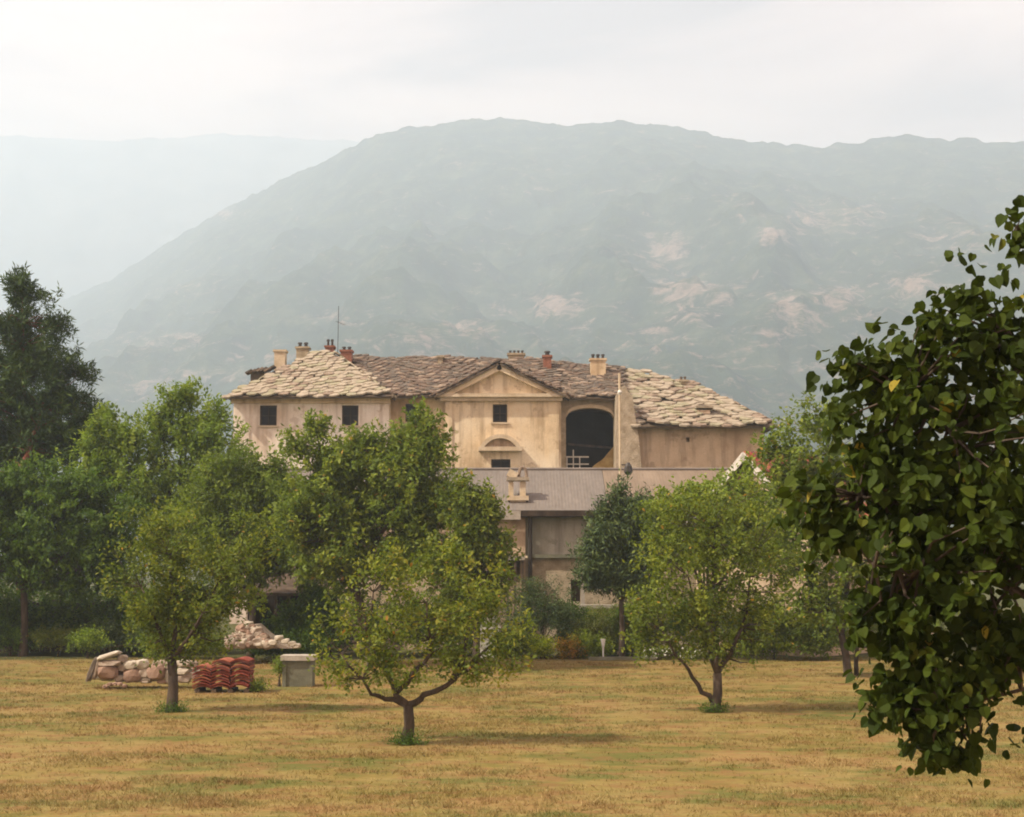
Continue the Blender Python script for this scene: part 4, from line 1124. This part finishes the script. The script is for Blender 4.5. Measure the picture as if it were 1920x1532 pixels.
build_tree('apple_tree', 'taller apple tree with a slanting lower limb right of centre', 'tree', b2, Y2,
    [(1310, 1180, 100, 60), (1400, 1150, 85, 85), (1290, 1060, 95, 100), (1390, 1030, 95, 100), (1230, 1140, 60, 80), (1330, 965, 90, 60), (1440, 1080, 55, 70), (1200, 1200, 35, 45), (1330, 1120, 110, 90), (1260, 980, 55, 50), (1420, 960, 40, 50), (1300, 1215, 60, 25)],
    L['apple2'], nspr=1300, per=20, leaf=(.12, .065), spr_len=.45, trunk_r=.135, fork=f, seed=5, group=apples, thr=-.4, gscale=.34, upb=.9,
    limbs=[[P(1338, 1318, Y2), P(1310, 1280, Y2), P(1285, 1245, Y2 - .2), P(1240, 1180, Y2 - .3)], [f, P(1345, 1200, Y2), P(1340, 1100, Y2), P(1340, 990, Y2)],
           [f, P(1370, 1220, Y2), P(1400, 1150, Y2 + .2), P(1410, 1040, Y2 + .2)], [f, P(1320, 1180, Y2 + .4), P(1290, 1080, Y2 + .5)]])
b3 = G(322, 1336); Y3 = b3.y; f = P(322, 1235, Y3)
build_tree('apple_tree', 'apple tree standing in front of the stone pile', 'tree', b3, Y3,
    [(330, 1130, 105, 80), (255, 1085, 55, 85), (405, 1080, 85, 85), (315, 1030, 80, 75), (460, 1030, 55, 60), (335, 1200, 80, 45), (260, 1000, 45, 40), (380, 1150, 80, 60), (270, 1160, 55, 55), (430, 1120, 60, 50)],
    L['apple2'], nspr=1250, per=19, leaf=(.12, .065), spr_len=.42, trunk_r=.145, fork=f, seed=8, group=apples, thr=-.35, gscale=.34, upb=.8,
    limbs=[[f, P(300, 1180, Y3), P(265, 1100, Y3)], [f, P(330, 1160, Y3), P(320, 1040, Y3)], [f, P(360, 1190, Y3), P(410, 1090, Y3)], [f, P(350, 1200, Y3 - .5), P(380, 1150, Y3 - .8)]])
b4 = G(1590, 1271); Y4 = b4.y; f = P(1578, 1190, Y4)
build_tree('fruit_tree', 'twin-stemmed tree with light foliage behind the big right branch', 'tree', b4, Y4,
    [(1500, 850, 75, 70), (1545, 785, 50, 45), (1465, 930, 65, 70), (1560, 900, 100, 90), (1450, 835, 32, 25), (1490, 1030, 75, 75), (1610, 1040, 110, 100), (1560, 1130, 90, 60), (1680, 950, 90, 120), (1500, 1110, 45, 50), (1660, 1150, 80, 50)],
    L['walnut'], nspr=1900, per=18, leaf=(.18, .10), spr_len=.5, trunk_r=.14, fork=f, seed=12, thr=-.8,
    limbs=[[f, P(1550, 1140, Y4), P(1490, 1040, Y4), P(1480, 900, Y4)], [f, P(1590, 1120, Y4), P(1570, 950, Y4), P(1550, 800, Y4)], [G(1606, 1268) , P(1606, 1190, Y4), P(1625, 1100, Y4), P(1680, 960, Y4)], [P(1610, 1210, Y4), P(1660, 1215, Y4), P(1700, 1240, Y4)]])

# pine
Yq = 71
build_tree('pine_tree', 'tall dark pine with reddish trunk at the left edge', 'tree', (P(48, 1000, Yq).x, Yq, 0), Yq,
    [(42, 545, 34, 40), (104, 590, 24, 42), (35, 620, 55, 55), (95, 670, 50, 55), (20, 700, 85, 60), (110, 740, 52, 45), (50, 770, 105, 60), (-40, 780, 70, 70), (130, 800, 55, 45), (60, 830, 120, 38), (-30, 660, 50, 45), (155, 705, 20, 26), (170, 790, 25, 30), (100, 840, 80, 50), (-10, 860, 90, 50)],
    L['pine'], nspr=3600, per=24, leaf=(.34, .06), spr_len=.5, bark='bark_red', trunk_r=.32, fork=P(46, 820, Yq), seed=21, thr=-1.0, gscale=.5, upb=1.2, noise=.38, spread=.06,
    limbs=[[P(46, 830, Yq), P(44, 700, Yq), P(42, 560, Yq)], [P(30, 890, Yq - 2), P(62, 830, Yq - 1.5), P(85, 740, Yq)]], twigs=.08)
# light ash
Ye = 68
build_tree('ash_tree', 'light green bushy tree between the pine and the manor', 'tree', (P(330, 1000, Ye).x, Ye, 0), Ye,
    [(350, 790, 70, 55), (240, 835, 70, 60), (385, 870, 85, 80), (265, 920, 100, 80), (345, 745, 32, 22), (198, 785, 25, 22), (430, 900, 45, 55), (330, 990, 120, 60), (190, 850, 40, 40), (300, 775, 26, 20), (405, 790, 24, 30), (170, 900, 60, 60), (400, 960, 70, 60)],
    L['ash'], nspr=3000, per=20, leaf=(.21, .10), spr_len=.6, trunk_r=.25, seed=22, thr=-1.0, gscale=.5, upb=1.2, noise=.33)
Yw = 63
build_tree('hazel_tree', 'dark spreading tree over the plank fence at the left edge', 'tree', (P(45, 1180, Yw).x, Yw, 0), Yw,
    [(60, 950, 130, 62), (180, 990, 90, 70), (30, 1040, 120, 62), (140, 1070, 90, 45), (-80, 1000, 100, 100), (90, 1010, 120, 70), (10, 930, 60, 40), (210, 1050, 50, 55), (60, 905, 110, 40), (160, 930, 60, 50)],
    L['dark'], nspr=3000, per=20, leaf=(.20, .10), spr_len=.6, trunk_r=.16, fork=P(45, 1110, Yw), seed=23, thr=-1.5, gscale=.6, droop=.7)
build_tree('dark_bush_tree', 'dense dark green tree behind the left apple tree', 'tree', (P(470, 1180, 61).x, 61, 0), 61,
    [(480, 930, 75, 75), (400, 985, 80, 75), (540, 1000, 60, 80), (470, 1040, 90, 60), (420, 900, 45, 50), (510, 890, 25, 35)],
    L['walnut'], nspr=2300, per=20, leaf=(.19, .09), spr_len=.6, trunk_r=.16, seed=24, thr=-1.5, gscale=.6, var_lo=0., var_hi=.75)
build_tree('walnut_tree', 'large walnut tree with upright leafy shoots before the manor wall', 'tree', (P(700, 1200, 57).x, 57, 0), 57,
    [(590, 800, 26, 18), (560, 835, 38, 20), (600, 870, 38, 45), (655, 880, 65, 60), (765, 860, 70, 60), (785, 800, 34, 38), (820, 830, 18, 30), (740, 930, 115, 75), (620, 950, 85, 75), (820, 950, 65, 60), (650, 1040, 100, 70), (770, 1030, 90, 70), (700, 840, 25, 30), (660, 835, 18, 25), (570, 980, 50, 80)],
    L['walnut'], nspr=3500, per=19, leaf=(.21, .10), spr_len=.6, trunk_r=.22, seed=25, thr=-1.0, gscale=.5, noise=.35, upb=.9)
build_tree('plum_tree', 'olive green tree in front of the barn downpipe', 'tree', (P(890, 1200, 55).x, 55, 0), 55,
    [(895, 985, 55, 60), (870, 930, 30, 30), (925, 1040, 40, 50), (850, 1060, 70, 60), (910, 960, 35, 40), (900, 1110, 60, 45)],
    L['apple2'], nspr=1000, per=18, leaf=(.19, .10), spr_len=.5, trunk_r=.12, seed=26, thr=-1.3, gscale=.5)
build_tree('blue_conifer', 'blue-green soft conifer in front of the barn wall', 'tree', (P(1165, 1150, 61).x, 61, 0), 61,
    [(1163, 925, 16, 26), (1168, 955, 36, 26), (1140, 965, 24, 26), (1195, 960, 30, 26), (1178, 1000, 70, 40), (1135, 1030, 56, 34), (1118, 1010, 26, 22), (1210, 1010, 60, 60), (1150, 1075, 62, 38), (1120, 1085, 34, 24), (1200, 1090, 55, 40), (1225, 960, 36, 34)],
    L['blue'], nspr=1700, per=22, leaf=(.24, .055), spr_len=.5, trunk_r=.12, seed=27, thr=-1.6, gscale=.5, upb=.9, noise=.3, spread=.1)
build_tree('lime_green_tree', 'bright light green tree between the conifer and the tiled house', 'tree', (P(1340, 1200, 60).x, 60, 0), 60,
    [(1290, 935, 55, 28), (1350, 940, 50, 40), (1390, 930, 35, 42), (1420, 1000, 60, 60), (1260, 970, 40, 45), (1320, 1010, 90, 60), (1400, 880, 10, 20)],
    L['lime'], nspr=1200, per=20, leaf=(.21, .11), spr_len=.5, trunk_r=.14, seed=28, thr=-1.5, gscale=.5)
# shrubs and bed plants
def shrub(name, label, blobs, Y, mat, nspr, leaf=(.10, .05), seed=1, group=None, bark=None, **kw):
    c_ = P(blobs[0][0], blobs[0][1], Y)
    return build_tree(name, label, 'shrub', (c_.x, Y, 0), Y, blobs, L[mat], nspr=nspr, per=18, leaf=leaf, spr_len=.3, bark='bark', trunk_r=.04, seed=seed, group=group,
                      thr=-1.8, zmin=.03, spread=.08, twigs=.1, crown_name='foliage', **kw)
shrub('conifer_shrub', 'rounded blue-green shrub under the barn wall', [(1020, 1140, 60, 45), (1000, 1110, 35, 25), (1050, 1165, 38, 30), (970, 1170, 40, 40)], 62, 'blue', 900, (.14, .03), 31)
shrub('golden_shrub', 'low yellow-green shrub at the lawn edge, the left one', [(1014, 1214, 26, 17)], 61, 'yellow', 160, (.09, .05), 32)
shrub('golden_shrub', 'low orange-tinted shrub at the lawn edge beside the yellow one', [(1066, 1216, 26, 17)], 61, 'orange', 160, (.09, .05), 33)
shrub('lavender_shrub', 'grey-olive shrub behind the white urn', [(1120, 1180, 45, 32), (1090, 1200, 30, 22)], 62, 'olive', 420, (.10, .03), 34)
shrub('lavender_shrub', 'dull olive shrub left of the taller apple tree trunk', [(1185, 1190, 45, 34), (1225, 1200, 30, 25)], 62.5, 'olive', 420, (.10, .03), 35)
shrub('garden_shrub', 'yellowish shrub over the low pale wall', [(1175, 1155, 32, 16), (1130, 1160, 30, 12)], 63.5, 'apple', 260, (.09, .04), 36)
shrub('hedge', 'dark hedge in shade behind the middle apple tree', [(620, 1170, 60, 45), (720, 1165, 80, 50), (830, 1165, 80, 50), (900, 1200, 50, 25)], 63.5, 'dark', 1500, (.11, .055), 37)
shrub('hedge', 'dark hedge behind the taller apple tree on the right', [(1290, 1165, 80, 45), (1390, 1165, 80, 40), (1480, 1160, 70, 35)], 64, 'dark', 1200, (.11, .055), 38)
shrub('bed_plant', 'low brownish plant clump under the left fence', [(110, 1198, 48, 17)], 63, 'apple', 260, (.09, .04), 39)
shrub('bed_plant', 'dark low plants at the far left of the lawn', [(20, 1196, 60, 24), (-60, 1196, 60, 25)], 63.3, 'dark', 420, (.10, .05), 40)
shrub('bed_plant', 'blue-green low plants behind the stone pile', [(205, 1190, 50, 26), (270, 1195, 40, 24)], 62.5, 'blue', 460, (.10, .05), 41)
shrub('bed_plant', 'green weeds between the stone pile and the rubble heap', [(350, 1195, 50, 25), (405, 1205, 30, 18)], 61, 'walnut', 420, (.09, .04), 42)
shrub('bed_plant', 'dark green weeds right of the rubble heap', [(510, 1215, 60, 14), (580, 1205, 45, 22)], 60.5, 'dark', 380, (.09, .04), 43)
shrub('weed_clump', 'green weed clump at the right foot of the tile stack', [(482, 1290, 16, 10)], 46.2, 'walnut', 60, (.10, .03), 44)
shrub('weed_clump', 'small weed clump left of the concrete box', [(524, 1250, 8, 14)], 48.3, 'walnut', 40, (.10, .03), 45)
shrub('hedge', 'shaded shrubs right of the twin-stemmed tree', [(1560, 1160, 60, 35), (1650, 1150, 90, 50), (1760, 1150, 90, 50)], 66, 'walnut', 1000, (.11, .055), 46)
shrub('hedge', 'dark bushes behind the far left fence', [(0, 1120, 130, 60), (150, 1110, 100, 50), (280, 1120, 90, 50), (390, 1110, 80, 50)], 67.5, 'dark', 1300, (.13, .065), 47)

shrub('hedge', 'green hedge hiding the foot of the tiled house', [(1450, 1180, 50, 38), (1530, 1185, 60, 38), (1410, 1195, 40, 28)], 60.5, 'walnut', 1300, (.14, .07), 48)
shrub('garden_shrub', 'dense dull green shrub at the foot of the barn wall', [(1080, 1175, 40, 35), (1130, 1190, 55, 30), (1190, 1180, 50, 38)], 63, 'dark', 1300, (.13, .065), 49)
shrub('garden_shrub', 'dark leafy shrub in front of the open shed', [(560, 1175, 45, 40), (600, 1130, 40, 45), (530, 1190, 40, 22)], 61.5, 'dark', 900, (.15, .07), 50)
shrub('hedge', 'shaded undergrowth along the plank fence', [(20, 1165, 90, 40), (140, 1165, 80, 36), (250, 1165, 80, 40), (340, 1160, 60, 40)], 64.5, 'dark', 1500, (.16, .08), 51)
shrub('garden_shrub', 'rounded bush left of the white shrine', [(870, 1150, 50, 50), (820, 1180, 50, 35)], 62.5, 'walnut', 700, (.14, .07), 52)

shrub('garden_shrub', 'fresh green leafy shrub at the lawn edge right of the orange one', [(1100, 1210, 24, 20), (1125, 1215, 20, 14)], 61.3, 'lime', 240, (.11, .06), 53)
shrub('garden_shrub', 'fresh green shrub between the middle apple tree and the yellow shrub', [(975, 1205, 28, 24), (945, 1210, 24, 20)], 61.3, 'walnut', 330, (.11, .06), 54)
shrub('garden_shrub', 'bright green shrub at the left lawn edge under the bushy tree', [(165, 1200, 34, 16), (300, 1205, 34, 16)], 61.5, 'ash', 300, (.11, .06), 55)

for (x_, y_, yy_, lb, sd_) in ((763, 1392, Y1, 'green grass tuft at the foot of the middle apple tree', 61), (1341, 1332, Y2, 'green grass tuft at the foot of the taller apple tree', 62), (322, 1332, Y3, 'green grass tuft at the foot of the left apple tree', 63)):
    shrub('grass_tuft', lb, [(x_, y_, 22, 7), (x_ + 14, y_ + 1, 18, 5), (x_ - 16, y_ + 1, 14, 4)], yy_ - .15, 'dark', 70, (.11, .02), sd_, 'grass tufts round the fruit tree trunks')

# white flowering plants at the bed edge
g = np.random.default_rng(77)
for n_, (a, b, lab) in enumerate(((1205, 1262, 'low white-flowered plants left of the taller apple trunk'), (1268, 1330, 'low white-flowered plants reaching the taller apple trunk'))):
    root = shrub('flowering_plant', lab, [((a + b) / 2, 1226, (b - a) / 2, 11)], 60.6, 'walnut', 150, (.08, .04), 60 + n_)
    k = 70; px_ = g.uniform(a, b, k); py_ = g.uniform(1215, 1234, k)
    pos = np.array([list(P(x_, y_, 60.3 + g.uniform(-.2, .2))) for x_, y_ in zip(px_, py_)])
    vs_ = leaf_quads(pos, unit(g.normal(size=(k, 3))), unit(g.normal(size=(k, 3)) + np.array([0, -1, .6])), np.full(k, .09), np.full(k, .09))
    np_mesh('blossom', vs_, 4, M['petal'], root)

# ------------------------------------------------------------------ foreground tree at the right edge
YF = 9.2
g = np.random.default_rng(99)
bF = Vector((5.3, 10.2, 0))
ft = thing('linden_tree', 'near tree whose broad-leaved branches fill the right edge', 'tree', bF)
blobsF = [(1850, 650, 110, 80), (1700, 720, 115, 95), (1625, 690, 50, 45), (1760, 880, 220, 150), (1610, 900, 95, 110), (1600, 1020, 95, 60), (1640, 1085, 90, 50), (1780, 1050, 170, 130), (1775, 1210, 100, 110),
          (1775, 1360, 48, 55), (1715, 1330, 40, 32), (1900, 980, 110, 170), (1885, 1388, 36, 18), (1912, 1200, 45, 70), (1912, 440, 16, 75), (1905, 560, 30, 50), (1805, 565, 22, 38), (1822, 525, 10, 20), (1740, 610, 45, 28), (1780, 1420, 26, 26),
          (1600, 1120, 60, 50), (1560, 960, 60, 60), (1790, 760, 160, 110), (1800, 1280, 70, 80), (1700, 1180, 60, 80), (1740, 1300, 60, 60), (1530, 920, 45, 50), (1700, 1320, 45, 50), (1840, 1190, 60, 60), (1690, 1270, 40, 40), (1655, 1345, 22, 14), (1760, 1400, 40, 40), (1780, 1150, 120, 80),
          (2080, 800, 220, 300, .6), (2150, 1150, 220, 230, .8), (2350, 700, 260, 320, 1.2), (2300, 1050, 220, 250, 1.6), (2050, 500, 120, 140, .5), (2450, 400, 200, 200, 1.5)]
pos, d, idx, C = sample_sprigs(blobsF, YF, 4300, g, outer=.5, depthk=1.05, noise=.5, shoots=.12)
k = gap_filter(pos, d, g, .12, -.7) & gap_filter(pos + 3.1, d, g, .27, -1.15); pos, d, idx = pos[k], d[k], idx[k]
N = len(pos); per = 8
ax = unit(d * .6 + np.array([-.25, 0, -.1]) + g.normal(size=(N, 3)) * .5)
pp = pos[:, None] + ax[:, None] * ((g.random((N, per)) - .5) * .34)[..., None] + g.normal(size=(N, per, 3)) * .035
ld = unit(ax[:, None] * .5 + g.normal(size=(N, per, 3)) * .5 + np.array([0, 0, -.55])).reshape(-1, 3)
lnn = unit(g.normal(size=(N, per, 3)) * .8 + np.array([-.15, -.30, .55]) + d[:, None] * .4).reshape(-1, 3)
pp = pp.reshape(-1, 3)
sz = g.uniform(.05, .092, len(pp)) * g.uniform(.75, 1.1, len(pp))
var = np.clip(np.repeat(g.uniform(.15, .7, N), per) + g.normal(size=len(pp)) * .15, 0, .92); var[g.random(len(pp)) > .995] = 1.0
# leaf outline: rounded heart, folded a little along the midrib
out = [(0, 0), (.30, -.06), (.50, .16), (.52, .42), (.36, .72), (0, 1.08), (-.36, .72), (-.52, .42), (-.50, .16), (-.30, -.06)]
TP = np.array([(x, y, abs(x) * .28 - .10 * y * y) for x, y in out]); 
s = unit(np.cross(ld, lnn)); nn = np.cross(s, ld)
inframe = (pp[:, 0] / pp[:, 1] < .345) 
cand = np.where(inframe)[0]; order = cand[np.argsort(pp[cand, 1])]
single = set(order[:290].tolist())
keep = np.array([i not in single for i in range(len(pp))])
# joined foliage: two fans as quads (each half: 0,1,2,3,4,5 -> quads 0-1-2-3 and 0-3-4-5)
quads = [(0, 1, 2, 3), (0, 3, 4, 5), (0, 5, 6, 7), (0, 7, 8, 9)]
def leafpts(i_, q_):
    tp = TP[list(q_)]
    return (pp[i_][:, None] + (s[i_][:, None] * tp[None, :, :1] + ld[i_][:, None] * tp[None, :, 1:2] + nn[i_][:, None] * tp[None, :, 2:]) * sz[i_][:, None, None])
ki = np.where(keep)[0]
allq = np.stack([leafpts(ki, q_) for q_ in quads], 1).reshape(-1, 3)
fo = np_mesh('foliage', allq, 4, L['front'], ft, np.repeat(var[ki], 4)); fo['kind'] = 'stuff'
lms = []
for v_ in (.1, .3, .45, .6, .8, 1.0):
    me = bpy.data.meshes.new('leaf'); me.from_pydata([tuple(x) for x in TP], [], quads); at = me.attributes.new('var', 'FLOAT', 'FACE')
    at.data.foreach_set('value', [v_] * 4); me.materials.append(L['front']); lms.append((v_, me))
for i in sorted(single):
    me = min(lms, key=lambda q_: abs(q_[0] - var[i]))[1]
    o = bpy.data.objects.new('leaf', me); COL.objects.link(o); o.parent = ft
    a = s[i] * sz[i]; b = ld[i] * sz[i]; c_ = nn[i] * sz[i]; p_ = pp[i] - np.array(bF)
    o.matrix_local = Matrix(((a[0], b[0], c_[0], p_[0]), (a[1], b[1], c_[1], p_[1]), (a[2], b[2], c_[2], p_[2]), (0, 0, 0, 1)))
mb = MB()
fk = bF + Vector((-.1, -.1, 2.2))
mb.tube([bF - Vector((0, 0, .1)), bF + Vector((0, 0, .2)), bF + Vector((-.05, 0, 1.2)), fk], [.30, .22, .18, .17], 12)
obj('trunk', mb, M['bark'], ft, True)
nodes = []
for tgt in [(1900, 640, 0), (1700, 740, 0), (1620, 930, 0), (1640, 1060, -.2), (1775, 1330, -.1), (1800, 900, .3), (2100, 700, .6), (2300, 700, 1.2), (1910, 430, 0), (2450, 400, 1.4), (2150, 1150, .8)]:
    e_ = P(tgt[0], tgt[1], YF + tgt[2]); md = fk.lerp(e_, .5) + Vector((0, 0, .5 if tgt[1] > 1000 else .15))
    pts = [fk, fk.lerp(md, .5) + Vector((0, 0, .08)), md, md.lerp(e_, .5) + Vector((0, 0, .1)), e_]
    rad = [.08, .05, .03, .014, .006]; b_ = MB(); b_.tube(pts, rad, 8); obj('branch', b_, M['bark'], ft, True)
    for i in range(4):
        for s_ in np.linspace(0, 1, 6): nodes.append(pts[i].lerp(pts[i + 1], s_))
npos = np.array([list(q) for q in nodes]); mb = MB()
for p_ in pos[g.random(N) < .3]:
    dd = np.linalg.norm(npos - p_, axis=1); j = int(dd.argmin()); a = Vector(npos[j]); q = Vector(p_)
    mb.tube([a, a.lerp(q, .5) + Vector(g.normal(size=3)) * .04, q], [.012, .008, .003], 4, False)
obj('twigs', mb, M['bark'], ft)['kind'] = 'stuff'

# ------------------------------------------------------------------ mown grass tufts and hay
t = NT('grass_blades')
c = lawn_color(t)
v_ = t.attr('var')
c = t.mix(t.val(v_, 0, 1, 0, .55), c, t.ramp(v_, [(0, (0.09, 0.11, 0.02)), (.5, (0.20, 0.175, 0.05)), (.75, (0.42, 0.31, 0.12)), (1, (0.60, 0.48, 0.24))]))
t.done(c, .8, .15)
tr = t.n.new('ShaderNodeBsdfTranslucent'); t.l.new(c, tr.inputs['Color']); ms = t.n.new('ShaderNodeMixShader'); ms.inputs[0].default_value = .3
t.l.new(t.b.outputs[0], ms.inputs[1]); t.l.new(tr.outputs[0], ms.inputs[2]); t.l.new(ms.outputs[0], t.out.inputs['Surface'])
g = np.random.default_rng(5)
NTF = 52000
u_ = g.random(NTF); yt = 1 / (1 / 19.0 + (1 / 62.0 - 1 / 19.0) * u_)
yt = 19 + (62 - 19) * g.random(NTF) ** 1.25
xt = (g.random(NTF) * 2 - 1) * (yt * .37 + 2)
dens = fbm(xt * .35, yt * .8, 4, 66); kk = g.random(NTF) < np.clip((dens - .25) * 2.4, .2, 1)
xt, yt, dens = xt[kk], yt[kk], dens[kk]; n = len(xt); nb = 7
bx = xt[:, None] + g.normal(size=(n, nb)) * .07; by = yt[:, None] + g.normal(size=(n, nb)) * .07
bz = gz(bx, by) - .01
hgt = g.uniform(.025, .085, (n, nb)) * (.6 + dens[:, None])
lean = g.normal(size=(n, nb, 2)) * .8
wdt = .006 + .004 * (yt[:, None] / 30) + np.zeros((n, nb))
th_ = g.uniform(0, math.pi, (n, nb)); wx_, wy_ = np.cos(th_) * wdt, np.sin(th_) * wdt
p0 = np.stack([bx - wx_, by - wy_, bz], -1); p1 = np.stack([bx + wx_, by + wy_, bz], -1)
p2_ = np.stack([bx + lean[..., 0] * hgt, by + lean[..., 1] * hgt, bz + hgt], -1)
vs_ = np.stack([p0, p1, p2_], 2).reshape(-1, 3)
var = np.clip(g.normal(.45, .28, (n, nb)), 0, 1).ravel()
gr = np_mesh('grass', vs_, 3, t.m, None, var); tag(gr, 'short dry mown grass blades and straw over the lawn', 'grass', None, 'stuff')
